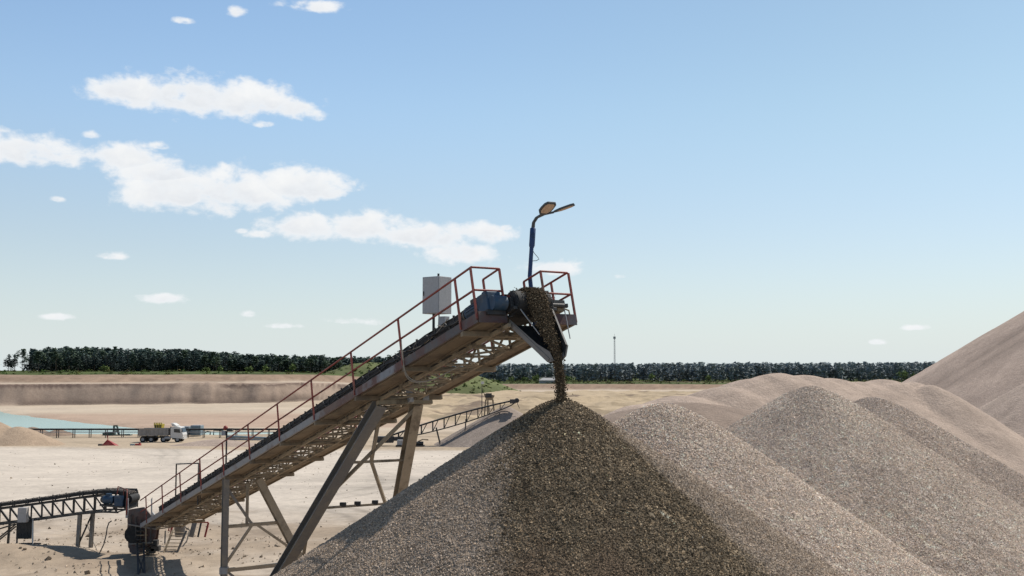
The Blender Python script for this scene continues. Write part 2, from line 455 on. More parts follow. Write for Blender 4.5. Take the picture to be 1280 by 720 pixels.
def tone_for(i, P):
    n = len(P); base = np.array(PINFO[i][1])
    br = np.minimum(np.exp(RNG.normal(-.02, .27, n)), 1.7) * (1 + .16 * fbm(P[:, 0] * .8, P[:, 1] * .8, 230 + i))
    hue = 1 + RNG.normal(0, .03, (n, 1)) * np.array((1, .1, -1.2))
    t = base[None] * br[:, None] * hue
    if i == 0:
        dx = P[:, 0] - PILES[0][0]; dy = -(P[:, 1] - PILES[0][1])
        nn = fbm(P[:, 0] * .9, P[:, 1] * .9, 240) * .45
        nn = nn + .5 * fbm(np.arctan2(dx, dy + .3) * 7, np.hypot(dx, dy) * .35, 244)
        wet = np.maximum(sstep(-1.5, -.85, dx + nn * 1.0 + .05 * dy + RNG.normal(0, .2, n)), (1 - sstep(.5, 1.8, np.hypot(dx, dy) + nn)) * .9) * (1 - sstep(-.3, .7, dx - (.93 * np.abs(dy) + .35) + nn * 1.2 + RNG.normal(0, .18, n)))
        wcol = np.array((.19, .143, .093))[None] * (br * np.exp(RNG.normal(-.10, .52, n)))[:, None] * hue
        low = sstep(3.2, 5.5, dy + nn * 2) * (1 - sstep(.8, 2.2, np.abs(dx + .3)))
        wcol = wcol * (1 - low[:, None]) + low[:, None] * np.array((.235, .165, .11)) * (br * .9)[:, None]
        t = t * (1 - wet[:, None]) + wcol * wet[:, None]
    return np.clip(t, .02, .88)


for i, (px_, py_, pz, k, ro) in enumerate(PILES):
    rad = np.concatenate([np.linspace(0, 2, 26), np.linspace(2.1, 16.5, 110)])
    ang = np.linspace(0, 2 * math.pi, 241)[:-1]
    RR, AA = np.meshgrid(rad, ang, indexing='ij')
    X = px_ + RR * np.cos(AA); Y = py_ + RR * np.sin(AA); Z = pile_z(i, X, Y)
    nr, nc = X.shape; idx = np.arange(nr * nc).reshape(nr, nc)
    Fq = np.stack([idx[:-1], np.roll(idx, -1, 1)[:-1], np.roll(idx, -1, 1)[1:], idx[1:]], -1).reshape(-1, 4)
    V = np.stack([X, Y, Z], -1).reshape(-1, 3)
    tn = tone_for(i, V); tn = tn * .6
    # stones lying on the surface the drone looks at
    n = (1550000, 1450000, 900000, 750000)[i]
    r = 16 * np.sqrt(RNG.random(n)); a = RNG.random(n) * 2 * math.pi
    P = np.stack([px_ + r * np.cos(a), py_ + r * np.sin(a)], 1)
    rho = P[:, 0] / np.maximum(P[:, 1], .5)
    ok = (P[:, 1] > 10) & (rho > -.5) & (rho < .545) & (P[:, 1] < py_ + 1.2 + .18 * np.abs(P[:, 0] - px_))
    P = P[ok]
    zz = pile_z(i, P[:, 0], P[:, 1]); el = (zz - HC) / np.maximum(P[:, 1], .5)
    ok = el > -.225
    for j in range(4):
        if j != i: ok &= pile_z(j, P[:, 0], P[:, 1]) < zz + .03
    P = P[ok]; zz = zz[ok]
    sz = np.clip(np.exp(RNG.normal(math.log((.031, .032, .037, .041)[i]), .27, len(P))), .016, .075)
    area = math.pi * 16 ** 2 / n
    P3 = np.c_[P, zz + sz * .12]
    Vp, Fp, Tp = pebbles(P3, sz, tone_for(i, P3))
    print('pile', i, len(P), 'stones')
    Ft = np.r_[Fq[:, [0, 1, 2]], Fq[:, [0, 2, 3]]]
    o = np_mesh('gravel_pile', np.r_[V, Vp], np.r_[Ft, Fp + len(V)], M['gravel'], np.r_[tn, Tp], loc=(px_, py_, 2.0))
    tag(o, PINFO[i][0], 'gravel heap', 'gravel heaps built up by the conveyor')

SAND = (.31, .245, .20)
pk = []
for (x, y, d, ro) in [(800, 503, 72, 2), (850, 492, 74, 3), (905, 482, 77, 3), (940, 473.5, 79, 3), (972, 468, 80, 3), (1008, 467.5, 81, 2.5), (1036, 470, 82, 2),
                      (1068, 476, 83, 3), (1100, 475, 84, 3), (1135, 478, 84, 1.2), (1160, 482, 82, .4)]:
    p = at(x, y, d); pk.append((p.x, p.y, p.z, .60 if x < 1100 else .68, ro if x < 1150 else .8))
heap_obj('sand_ridge', pk, (-12, 66, 50, 120), .35, M['sand'], (.41, .32, .26), 'long undulating brown sand ridge behind the gravel heaps', 'sand heap', rough=.45, seed=301)
pk = []
for (x, y, d) in [(1400, 322, 146), (1405, 343, 137), (1409, 354, 131), (1500, 330, 150)]:
    p = at(x, y, d); pk.append((p.x, p.y, p.z, .615, .25))
heap_obj('sand_heap', pk, (10, 150, 80, 210), .7, M['sand'], (.40, .31, .255), 'huge smooth sand heap rising out of the frame at right', 'sand heap', rough=.35, seed=311, crease=.30)
p = at(1345, 450, 100)
heap_obj('sand_heap', [(p.x, p.y, p.z, .6, 1)], (24, 82, 78, 126), .5, M['sand'], (.40, .315, .26), 'lower sand heap at the right edge in front of the huge one', 'sand heap', rough=.3, seed=317)
p = at(-8, 524, 172); p2 = at(28, 533, 172)
heap_obj('sand_heap', [(p.x, p.y, p.z, .62, 1.2), (p2.x, p2.y, p2.z, .5, 1.5), (p.x - 9, p.y + 2, p.z + .5, .6, 2)], (-120, -68, 155, 196), .4, M['sand'], (.36, .27, .195), 'brown sand heap at the left edge in front of the pond', 'sand heap', rough=.3, seed=321)
for (x, y, lab) in [(45, 533, 'low brown spoil mound by the near pond shore, left of its twin'), (77, 536, 'low brown spoil mound by the near pond shore, right of its twin')]:
    p = at(x, y, 207)
    heap_obj('spoil_mound', [(p.x, p.y, p.z, .42, .8)], (p.x - 6, p.x + 6, p.y - 5, p.y + 5), .3, M['sand'], (.25, .185, .14), lab, 'mound', 'spoil mounds by the pond', rough=.2, seed=331)
p = at(632, 507, 177)
heap_obj('crushed_stone_heap', [(p.x, p.y, p.z, .56, .6)], (p.x - 16, p.x + 16, p.y - 15, p.y + 15), .4, M['sand'], (.275, .225, .19), 'grey brown heap under the distant stacking conveyor', 'gravel heap', rough=.2, seed=341)
p = at(273, 548, 170); 
heap_obj('crushed_stone_heap', [(p.x, p.y, p.z, .17, 1.5)], (p.x - 15, p.x + 15, p.y - 12, p.y + 12), .4, M['sand'], (.33, .26, .215), 'low flat grey gravel mound to the right of the white truck', 'gravel heap', rough=.12, seed=345)
p = at(860, 500, 66)
heap_obj('sand_bank', [(p.x, p.y, p.z, .3, 3), (p.x + 3, p.y - 4, p.z - 1.6, .35, 3)], (-2, 26, 50, 84), .35, M['sand'], (.26, .20, .16), 'dark rounded sand bank in the dip behind the pale heaps', 'sand heap', rough=.3, seed=351)

# grassy mound far behind the conveyor
X, Y, Z = heap([(x_, 562, HC + z_, .40, 5) for x_, z_ in zip(range(-84, -14, 4), [3.6, 4.0, 4.2, 4.2, 4.0, 4.1, 4.3, 4.3, 4.2, 4.1, 3.6, 3.0, 2.0, .8, -.6, -2.0, -3.4, -4.8])], -130, 30, 520, 610, 1.2, rough=.9, seed=361)
nr, nc = X.shape; idx = np.arange(nr * nc).reshape(nr, nc)
Fq = np.stack([idx[:-1, :-1], idx[:-1, 1:], idx[1:, 1:], idx[1:, :-1]], -1).reshape(-1, 4)
tn = np.array((.115, .13, .055))[None] * (1 + .45 * fbm(X.ravel() * .1, Y.ravel() * .1, 371))[:, None]
gm = np_mesh('grass_mound_terrain', np.stack([X, Y, Z], -1).reshape(-1, 3), Fq, M['sand'], tn, smooth=True); gm['kind'] = 'structure'
MOUND = np.stack([X.ravel(), Y.ravel(), Z.ravel()], 1)

# ================================================================== STACKING CONVEYOR
P0 = Vector((-.9287, 23.6563, HC + 2.3546))
U = Vector((.51078, -.82007, .25806)); W = Vector((.84882, .52869, 0)); Nn = Vector((-.13643, .21905, .96613)); UH = Vector((.5287, -.8488, 0))
UP = Vector((0, 0, 1))


def L(s, v, h): return P0 + U * s + W * v + Nn * (h - 1.1)


W1, W2, W3 = .742, 1.891, 2.6665
ST = [0.] + [-.766 - 3.1432 * i for i in range(11)]
TAIL = -33.6
base = L(TAIL, 1.3, 0); base.z = 2.0
cv = thing('stacking_conveyor', base, 'long rusty inclined belt conveyor with red handrails pouring onto the dark heap', 'conveyor')


def cpart(mb, name, m, parent=None, bevel=0): return mb.build(name, M[m], parent or cv, bevel=bevel)


# outer beams, deck panels, cross beams
for v in (0, W3):
    segs = ST[1:] + [TAIL] if v == 0 else ST[1:]
    mb = MB().beam(L(0, v, -.10), L(-.766, v, -.10), .045, .22, Nn); cpart(mb, 'side_beam', 'beam_head')
    for a, b_ in zip(segs[:-1], segs[1:]):
        mb = MB().beam(L(a - .006, v, -.10), L(b_ + .006, v, -.10), .04, .20, Nn)
        mb.beam(L(a - .01, v + (.03 if v == 0 else -.03), -.19), L(b_ + .01, v + (.03 if v == 0 else -.03), -.19), .05, .012, Nn)
        cpart(mb, 'side_beam', 'beam_low' if a < -9 else 'beam' if a < -3 else 'beam_head')
for v0, v1 in ((.03, W1 - .05), (W2 + .05, W3 - .03)):
    for a, b_ in zip(ST[:-1], ST[1:]):
        mb = MB().beam(L(a - .01, (v0 + v1) / 2, -.165), L(b_ + .01, (v0 + v1) / 2, -.165), v1 - v0, .02, Nn)
        for vv in (v0 + .1, v1 - .03):
            mb.beam(L(a - .01, vv, -.198), L(b_ + .01, vv, -.198), .045, .042, Nn)
        cpart(mb, 'walkway_panel', 'under')
    mb = MB().beam(L(.03, v0 - .03, -.10), L(.03, v1 + .05, -.10), .03, .26, Nn); cpart(mb, 'toe_plate', 'beam_head')
for s in ST[1:]:
    mb = MB()
    mb.beam(L(s, -.03, -.275), L(s, W3 + .03, -.275), .11, .10, Nn)
    mb.beam(L(s + .05, -.03, -.222), L(s + .05, W3 + .03, -.222), .012, .02, Nn)
    cpart(mb, 'cross_beam', 'under')
# lattice frame
mb = MB()
for v in (W1, W2):
    mb.beam(L(.1, v, -.30), L(TAIL, v, -.30), .08, .08, Nn); mb.beam(L(-.6, v, .26), L(TAIL, v, .26), .08, .08, Nn)
k = 0; s = -.2
while s > TAIL + .3:
    for v in (W1, W2):
        tp_h = .23 if s < -.7 else .03
        mb.beam(L(s, v, -.27), L(s, v, tp_h), .05, .05, U); a, b_ = (-.27, .23) if k % 2 else (tp_h, -.27)
        mb.beam(L(s, v, a), L(s - .78, v, b_), .045, .045, Nn)
    mb.beam(L(s, W1, -.30), L(s, W2, -.30), .06, .05, Nn)
    a, b_ = (W1, W2) if k % 2 else (W2, W1)
    mb.beam(L(s, a, -.31), L(s - .78, b_, -.31), .05, .045, Nn)
    mb.beam(L(s - .39, W1, .1), L(s - .39, W2, .1), .05, .05, Nn)
    s -= .78; k += 1
cpart(mb, 'lattice_frame', 'truss')
# belt: trough up the top, return strand below
VB = [(.80, .68), (.96, .58), (1.12, .50), (1.51, .50), (1.66, .58), (1.82, .68)]
mb = MB(); vs = []; ss = list(np.linspace(TAIL + .2, -1.2, 90)) + [-.8, -.4, -.1]
for s in ss:
    fl = float(sstep(-1.2, -.1, s)); up = .16 * fl
    for v, h in VB:
        hh = h * (1 - fl) + .33 * fl + up + .03 + .012 * math.sin(s * 5.9); vs.append(L(s, v, hh))
n = len(VB)
mb.add(vs, [(i * n + j, i * n + j + 1, (i + 1) * n + j + 1, (i + 1) * n + j) for i in range(len(ss) - 1) for j in range(n - 1)], True)
wr = [L(.05, 0, .49)] + [L(.16 + .30 * math.sin(a), 0, .20 + .30 * math.cos(a)) for a in np.linspace(.1, math.pi * .98, 14)] + [L(-.6, 0, -.02), L(-2, 0, .2), L(TAIL + .2, 0, .2)]
vs = []
for p_ in wr: vs += [p_ + W * .86, p_ + W * 1.77]
mb.add(vs, [(2 * i, 2 * i + 1, 2 * i + 3, 2 * i + 2) for i in range(len(wr) - 1)], True)
cpart(mb, 'belt', 'rubber')
mb = MB().tube([L(.16, .84, .2), L(.16, 1.79, .2)], .285, 24); mb.tube([L(.16, .45, .2), L(.16, 2.3, .2)], .05, 10); cpart(mb, 'head_drum', 'dark')
# idler stations
s = -1.3
while s > TAIL + .8:
    mb = MB(); mb.beam(L(s, W1, .37), L(s, W2, .37), .07, .05, Nn)
    for v0, sg in ((W1 + .015, -1), (W2 - .015, 1)):
        mb.beam(L(s, v0, .28), L(s, v0 + sg * .03, .70), .05, .035, U)
    mb.beam(L(s, 1.1, .37), L(s, 1.1, .45), .04, .03, U); mb.beam(L(s, 1.53, .37), L(s, 1.53, .45), .04, .03, U)
    mb.tube([L(s + .03, 1.13, .445), L(s + .03, 1.50, .445)], .048, 8)
    mb.tube([L(s + .03, 1.09, .45), L(s + .03, .77, .64)], .045, 8); mb.tube([L(s + .03, 1.54, .45), L(s + .03, 1.86, .64)], .045, 8)
    mb.beam(L(s, W1 - .05, .26), L(s - .42, W1 - .05, .62), .03, .03, Nn)
    cpart(mb, 'idler', 'dark'); s -= 1.05
# black side skirt with cables along the near edge
mb = MB()
for i in range(1, 90):
    s0 = -.9 - i * .36
    if s0 < TAIL + .6: break
    hh = .46 + .03 * random.random()
    mb.beam(L(s0 + .36, W1 + .0, hh), L(s0, W1, .46), .025, .30 + .08 * random.random(), Nn)
cpart(mb, 'skirt_board', 'rubber')
for k in range(3):
    pts = [L(s, W1 - .03 - .03 * k, .40 + .06 * k + .035 * math.sin(s * 2.1 + k * 2) + .02 * math.sin(s * 5 + k)) for s in np.linspace(-1.0, TAIL + 1, 120)]
    cpart(MB().tube(pts, .014, 5), 'cable', 'dark')

# handrails
def rail(pts, r=.024): return MB().tube(pts, r, 7)


mb = MB()
for v, vi in ((0, W1), (W3, W2)):
    for h, nm in ((1.1, 'top_rail'), (.55, 'mid_rail')):
        mb = MB().tube([L(TAIL + .1 if v == 0 else ST[-1], v, h), L(0, v, h)], .027, 7)
        mb.tube([L(0, v, h), L(0, vi, h)], .026, 7)
        if h == 1.1 or v: mb.tube([L(0, vi, h), L(-.766, vi, h)], .026, 7)
        cpart(mb, nm, 'red')
    for s in ST:
        mb = MB().beam(L(s, v - .0 + (-.03 if v == 0 else .03), -.16), L(s, v + (-.03 if v == 0 else .03), 1.09), .045, .045, U)
        cpart(mb, 'handrail_post', 'red')
    for s in (0, -.766):
        cpart(MB().beam(L(s, vi, -.1), L(s, vi, 1.09), .045, .045, U), 'handrail_post', 'red')

# drive: motor, gearbox, bearings
mot = MB().tube([L(-1.02, .42, .30), L(-.42, .42, .30)], .175, 20)
for i in range(16):
    a = 2 * math.pi * i / 16
    o_ = W * math.cos(a) + Nn * math.sin(a)
    mot.beam(L(-.95, .42, .30) + o_ * .18, L(-.46, .42, .30) + o_ * .18, .012, .03, o_)
mo = cpart(mot, 'drive_motor', 'blue', bevel=0)
cpart(MB().tube([L(-1.16, .42, .30), L(-1.03, .42, .30)], [.15, .19], 20), 'fan_cover', 'dark', mo)
cpart(MB().box(L(-.72, .42, .53), (.11, .08, .05), (U, W, Nn)), 'terminal_box', 'dark', mo, .01)
gb = MB().box(L(-.16, .45, .28), (.23, .19, .24), (U, W, Nn)); gb.box(L(-.16, .45, .55), (.12, .12, .04), (U, W, Nn)); gb.tube([L(.16, .30, .2), L(.16, .66, .2)], .17, 16)
cpart(gb, 'gearbox', 'blue', bevel=.03)
cpart(MB().box(L(-.5, .44, .0), (.62, .24, .06), (U, W, Nn)).box(L(-.72, .44, .08), (.3, .16, .04), (U, W, Nn)), 'motor_base', 'dark')
for v in (.78, 1.86):
    b2 = MB().box(L(.16, v, .18), (.13, .05, .13), (U, W, Nn)); b2.box(L(.1, v, .03), (.30, .05, .04), (U, W, Nn)); b2.tube([L(.16, v - .07, .2), L(.16, v + .07, .2)], .10, 14)
    cpart(b2, 'bearing_housing', 'dark', bevel=.008)
# dark brackets, guard and scraper on the far side of the drum
g2 = MB().beam(L(.05, 2.0, -.1), L(-.05, 2.0, .62), .10, .05, U); g2.beam(L(-.1, 1.92, .25), L(.1, 2.45, .22), .1, .08, Nn); g2.box(L(-.05, 2.25, .28), (.11, .16, .09), (U, W, Nn))
cpart(g2, 'drum_bracket', 'dark')
gd = MB().box(L(-.12, 2.3, .18), (.13, .09, .07), (U, W, Nn)); gd.tube([L(-.1, 2.2, .3), L(.05, 2.5, .12), L(0, 2.55, -.1)], .022, 6); cpart(gd, 'hose_coupling', 'truss')

# chute: floor, cheeks, stay rods
def D(s, v, z):       # point in the vertical frame of the head: s ahead along the ground, z above the deck end
    return L(0, 0, 0) + UH * s + W * v + UP * z


ca = [D(.02, .84, -.26), D(.02, .84, -.12), D(.90, 1.02, -.70), D(1.28, 1.10, -.88), D(1.40, 1.13, -1.08), D(1.25, 1.10, -1.12)]
cb = [D(.02, 1.80, -.26), D(.06, 1.78, .26), D(.55, 1.66, .10), D(1.52, 1.38, -.74), D(1.50, 1.34, -.98), D(1.25, 1.36, -1.12)]
mb = MB().plate(ca, -W, .012); mb.beam(ca[0] + UP * .06, ca[5] + UP * .05, .06, .10, UP)
cpart(mb, 'chute_cheek', 'leg')
mb = MB().plate(cb, W, .012); mb.beam(cb[2], cb[3], .04, .04, UP)
cpart(mb, 'chute_cheek', 'dark')
cpart(MB().plate([cb[3], cb[4], cb[5], cb[5] + UP * .05], W, .05), 'chute_lip', 'leg')
mb = MB().plate([D(.02, .84, -.26), D(1.25, 1.10, -1.12), D(1.25, 1.36, -1.12), D(.02, 1.80, -.26)], -UP, .015); cpart(mb, 'chute_floor', 'dark')
cpart(MB().tube([D(.10, .86, .36), D(.95, 1.05, -.50)], .014, 6), 'stay_rod', 'galv')
cpart(MB().tube([D(.0, 2.36, .25), D(.35, 2.30, -.55)], .014, 6), 'stay_rod', 'galv')
cpart(MB().beam(D(.1, .78, .40), D(-.3, .78, .40), .04, .04, UP), 'chute_bracket', 'red')

# supports --------------------------------------------------------------
def leg(mb_fn, name, m): return cpart(mb_fn, name, m)


t1 = L(ST[3] + .0, .72, -.42); t2 = L(ST[3], 1.86, -.42)
cpart(MB().beam(L(ST[3], .62, -.40), L(ST[3], 2.35, -.40), .14, .12, Nn), 'bearer', 'truss')
cpart(MB().box(L(ST[3], 2.12, -.27), (.12, .1, .1), (U, W, Nn)).box(L(ST[3] + .1, 1.62, -.2), (.07, .07, .22), (U, W, Nn)), 'bracket_plate', 'galv')


def down(p, dv, db, drop): return p + W * (dv * drop) - UH * (db * drop) - UP * drop


a1 = down(t1, -.30, .72, 8.6); a2 = down(t2, .16, .70, 8.6)
cpart(MB().hbeam(t1, a1, .30, .34, W, .022), 'support_leg', 'leg')
cpart(MB().hbeam(t2, a2, .30, .30, W, .022), 'support_leg', 'tanleg')


def lerp(p, q, t): return p + (q - p) * t


for (ta, tb, wd) in ((.2, .2, .09), (.36, .36, .08), (.62, .62, .1)):
    cpart(MB().beam(lerp(t1, a1, ta), lerp(t2, a2, tb), wd, wd * .8), 'cross_brace', 'tanleg')
cpart(MB().beam(lerp(t2, a2, .02), lerp(t1, a1, .34), .12, .10), 'diagonal_brace', 'tanleg')
cpart(MB().beam(lerp(t1, a1, .02) + W * .12, lerp(lerp(t1, a1, .2), lerp(t2, a2, .2), .42), .10, .08), 'diagonal_brace', 'tanleg')
cpart(MB().beam(lerp(lerp(t1, a1, .2), lerp(t2, a2, .2), .42), lerp(t2, a2, .46), .09, .07), 'diagonal_brace', 'tanleg')
cpart(MB().beam(lerp(t1, a1, .42), lerp(lerp(t1, a1, .75), lerp(t2, a2, .75), .3), .09, .07), 'diagonal_brace', 'tanleg')
for tt in (.30, .48, .7):
    mb = MB().box(lerp(lerp(t1, a1, .36), lerp(t2, a2, .36), tt) + UP * .06, (.09, .07, .06)); cpart(mb, 'pipe_clamp', 'dark')

# lower bent
sB = ST[7] + .05
n1 = L(sB, .02, -.32); n1b = n1.copy(); n1b.z = 1.8
f1 = L(sB, 1.25, -.36); f1b = f1 + W * 3.0 - UP * 5.5
cpart(MB().hbeam(n1, n1b, .20, .22, W, .018), 'support_leg', 'leg')
cpart(MB().hbeam(f1, f1b, .34, .26, W, .022), 'support_leg', 'tanleg')
f2 = L(sB - .8, 1.1, -.34); cpart(MB().beam(f2, f2 - UP * 1.6, .1, .1), 'hanger', 'tanleg')


def nl(t): return lerp(n1, n1b, t)


def fl_(t): return lerp(f1, f1b, t)


zt = lambda z: (n1.z - z) / (n1.z - n1b.z)
zf = lambda z: (f1.z - z) / (f1.z - f1b.z)
zA, zB = n1.z - 1.75, n1.z - 3.35
cpart(MB().beam(nl(zt(zA)), fl_(zf(zA)), .10, .12), 'cross_brace', 'tanleg')
cpart(MB().beam(nl(zt(zB)), fl_(zf(zB)), .12, .14), 'cross_brace', 'tanleg')
mid = lerp(nl(zt(zA)), fl_(zf(zA)), .48)
cpart(MB().beam(nl(.05), mid, .09, .09), 'diagonal_brace', 'leg')
cpart(MB().beam(mid, nl(zt(zB + .15)), .09, .09), 'diagonal_brace', 'tanleg')
cpart(MB().beam(lerp(nl(zt(zA)), fl_(zf(zA)), .55), fl_(zf(zB + .4)), .09, .09), 'diagonal_brace', 'tanleg')
cpart(MB().beam(nl(zt(zB + .05)), lerp(nl(1), fl_(.98), .55), .09, .09), 'diagonal_brace', 'leg')
cpart(MB().box(nl(zt(zB)), (.14, .14, .12)), 'gusset', 'galv')

# tail: boot, hopper, drum, legs and portal over the belt
dt = 51.4
tb = MB()
tb.plate([at(167, 634, dt), at(186, 631, dt), at(203, 650, dt), at(201, 668, dt), at(180, 690, dt), at(170, 686, dt), at(166, 664, dt)], (.45, .85, 0), .05)
tb.plate([at(166, 645, dt + .1), at(171, 640, dt + .1), at(172, 684, dt + .1), at(168, 680, dt + .1)], (.5, .85, 0), .9)
tb.plate([at(184, 640, dt + .9), at(206, 650, dt + .9), at(203, 676, dt + .9), at(180, 688, dt + .9)], (.45, .85, 0), .05)
cpart(tb, 'tail_boot', 'beam_head')
for i in range(5):
    x_ = 170.5 + i * 6.2
    cpart(MB().beam(at(x_, 640 + i * 3, dt - .12), at(x_ + .5, 680 - abs(i - 2) * 3, dt - .12), .06, .05, (0, 1, 0)), 'stiffener', 'truss' if i == 3 else 'dark')
cpart(MB().beam(at(167, 652, dt - .14), at(203, 658, dt - .05), .09, .06).beam(at(168, 676, dt - .14), at(198, 674, dt - .05), .08, .06), 'boot_rail', 'leg')
cpart(MB().tube([L(TAIL + .1, .5, .12), L(TAIL + .1, 1.6, .12)], .26, 18).tube([at(174, 664, dt - .15), at(176, 664, dt + .8)], .42, 16), 'tail_drum', 'rubber')
la0, la1 = at(179, 676, 51.0), at(182, 716, 46.6); lb0, lb1 = at(187, 676, 51.2), at(189.5, 717, 46.7)
for q in (la1, lb1): q.z = gz(q.x, q.y) - .1
for p, q in ((la0, la1), (lb0, lb1)): cpart(MB().beam(p, q, .09, .09), 'tail_leg', 'dark')
cpart(MB().beam(la0 + (la1 - la0) * .35, lb0 + (lb1 - lb0) * .9, .05, .05).beam(lb0 + (lb1 - lb0) * .35, la0 + (la1 - la0) * .9, .05, .05), 'cross_brace', 'dark')
for i in range(6):
    yy_ = 660 + i * 5.2; w0 = 178 + i * .4
    cpart(MB().beam(at(w0, yy_, dt - .3), at(w0 + 18 - i * .5, yy_ - .8, dt + .25), .22, .05), 'tread', 'truss' if i % 2 else 'dark')
for i, (x_, y_, w_) in enumerate(((199, 674, .22), (202, 681, .2), (196, 684, .2))):
    cpart(MB().box(at(x_, y_, dt + .2), (w_, .15, .12)), 'tail_guard', 'dark')
cpart(MB().beam(L(TAIL + 1.35, .2, -.2), L(TAIL + 1.55, .2, .95), .05, .05, W).beam(L(TAIL + 1.5, .24, .25), L(TAIL + 2.0, .24, .0), .16, .05, W), 'tail_marker', 'white')
pa = [L(ST[9] + .25, W2 + .1, .0), L(ST[9] + .25, W2 + .1, 1.5), L(ST[8] - .05, W2 + .1, .75), L(ST[8] - .05, W2 + .1, .0)]
x0 = at(224.8, 578.5, 45.6); x1 = at(252.3, 577.6, 43.4)
mb = MB().tube([x0 - UP * 1.7, x0, x1, x1 - UP * 1.7], .032, 7); mb.tube([x1 + W * .03, x1 + W * .1 - UP * 1.6], .025, 6); cpart(mb, 'belt_portal', 'dark')
cpart(MB().box(L(ST[10] + 1.1, .75, .42), (.1, .1, .14), (U, W, Nn)).tube([L(ST[10] + 1.1, .75, .5), L(ST[10] + 1.1, .75, .66)], .07, 10), 'pull_switch', 'dark')
# slack cables
for k, (s0, dv) in enumerate(((ST[2], -.02), (ST[2] + .1, -.05))):
    p = [L(s0, dv, .5), L(s0 + .02, dv - .02, .1), L(s0 - .0, dv + .02, -.35), L(s0 + .15, .1, -.62), L(s0 + .5, .35, -.72), L(s0 + .9, .7, -.6), L(s0 + 1.6, 1.2, -.36)]
    pts = []
    for i in range(len(p) - 1):
        for t in np.linspace(0, 1, 6)[:-1]:
            p_1 = p[max(i - 1, 0)]; p_2 = p[min(i + 2, len(p) - 1)]
            pts.append(.5 * ((2 * p[i]) + (-p_1 + p[i + 1]) * t + (2 * p_1 - 5 * p[i] + 4 * p[i + 1] - p_2) * t * t + (-p_1 + 3 * p[i] - 3 * p[i + 1] + p_2) * t ** 3))
    cpart(MB().tube(pts + [p[-1]], .013, 5), 'hanging_cable', 'cable')
for (sa, sb, va, dip) in ((-2.6, -5.6, .7, .25), (-1.4, -3.2, .72, .2), (-4.4, -5.8, .72, .3)):
    pts = [L(sa + (sb - sa) * t, va, .70 - dip * 4 * t * (1 - t) + .0) for t in np.linspace(0, 1, 14)]
    cpart(MB().tube(pts, .012, 5), 'hanging_cable', 'cable')

# gravel riding on the belt, turning over the drum and falling
def belt_stones(n, s0, s1):
    s = RNG.uniform(s0, s1, n); v = np.clip(RNG.normal(1.315, .17, n), .9, 1.73)
    return s, v


n = 9000
s, v = belt_stones(n, TAIL + 1.2, -.3)
h = .53 + .17 * np.exp(-((v - 1.315) / .22) ** 2) + .05 * fbm(s * 1.3, v * 2, 401) + RNG.uniform(-.02, .03, n) - .03 * sstep(-1.2, -.1, s)
Pn = np.array([L(a, b_, c_) for a, b_, c_ in zip(s, v, h)])
tn = np.array((.085, .07, .052))[None] * np.exp(RNG.normal(0, .5, n))[:, None]
Vp, Fp, Tp = pebbles(Pn, np.exp(RNG.normal(math.log(.045), .35, n)), tn)
o = np_mesh('belt_gravel', Vp, Fp, M['gravel'], Tp, loc=tuple(L(-15, 1.3, .3)))
o['kind'] = 'stuff'; tag(o, 'damp gravel riding up on the black belt', 'gravel')
# path of the flow: over the drum, down the chute, then free fall
n = 60000
t = RNG.random(n); t = np.where(RNG.random(n) < .4, t * .5, t)
flow = [D(-.20, 1.38, .53), D(.10, 1.38, .57), D(.34, 1.36, .45), D(.56, 1.31, .17), D(.80, 1.27, -.17), D(1.06, 1.25, -.50), D(1.28, 1.27, -.82), D(1.42, 1.24, -1.2), D(1.50, 1.23, -1.65), D(1.54, 1.23, -2.16)]
fa = np.array(flow); cum = np.linspace(0, 1, len(fa))
Pn = np.stack([np.interp(t, cum, fa[:, k]) for k in range(3)], 1)
half = np.interp(t, [0, .3, .5, .66, .75, 1], [.23, .23, .18, .13, .10, .14])
thick = np.interp(t, [0, .3, .55, .7, 1], [.06, .12, .10, .09, .12])
g1 = RNG.normal(0, .43, n) * np.where(RNG.random(n) < .03, 1.9, 1); g2_ = RNG.normal(0, .46, n)
nrm = np.array(UH) * .6 + np.array(UP) * .6
Pn += np.array(W)[None] * (g1 * half)[:, None] + nrm[None] * (g2_ * thick)[:, None]
tn = np.array((.105, .078, .05))[None] * np.exp(RNG.normal(0, .55, n))[:, None]
Vp, Fp, Tp = pebbles(Pn, np.exp(RNG.normal(math.log(.021), .4, n)), np.clip(tn, .01, .6))
o = np_mesh('falling_gravel', Vp, Fp, M['gravel'], Tp, loc=tuple(D(.7, 1.3, 0)))
o['kind'] = 'stuff'; tag(o, 'stream of wet brown gravel falling from the chute onto the heap', 'gravel')

# control cabinet on its own post
cx = L(-5.55, 1.97, .0)
cb_ = thing('control_cabinet', cx, 'light grey steel control cabinet on a post above the belt', 'cabinet')
ctr = at(546, 369.5, 29.25)
ax = (Vector((.80, -.60, 0)).normalized(), Vector((.60, .80, 0)), UP)
MB().box(ctr, (.31, .27, .52), ax).build('cabinet_box', M['cab'], cb_, bevel=.012)
MB().box(ctr - ax[1] * .276, (.285, .004, .49), ax).build('door', M['cab'], cb_)
MB().box(ctr - ax[1] * .29 - ax[0] * .25 + UP * .05, (.012, .012, .06), ax).build('handle', M['dark'], cb_)
p = ctr - UP * .52
MB().beam(p - ax[0] * .12, p - ax[0] * .12 - UP * 1.35, .07, .07).build('post', M['dark'], cb_)
MB().tube([p + ax[0] * .08, p + ax[0] * .06 - UP * .5, p + ax[0] * .1 - UP * 1.2], .02, 6).build('conduit', M['dark'], cb_)
MB().box(p + ax[0] * .26 - UP * .3, (.12, .1, .22), ax).build('junction_box', M['galv'], cb_)
MB().tube([ctr + UP * .52 + ax[0] * .05, ctr + UP * .62 + ax[0] * .05], .03, 8).build('lifting_eye', M['dark'], cb_)

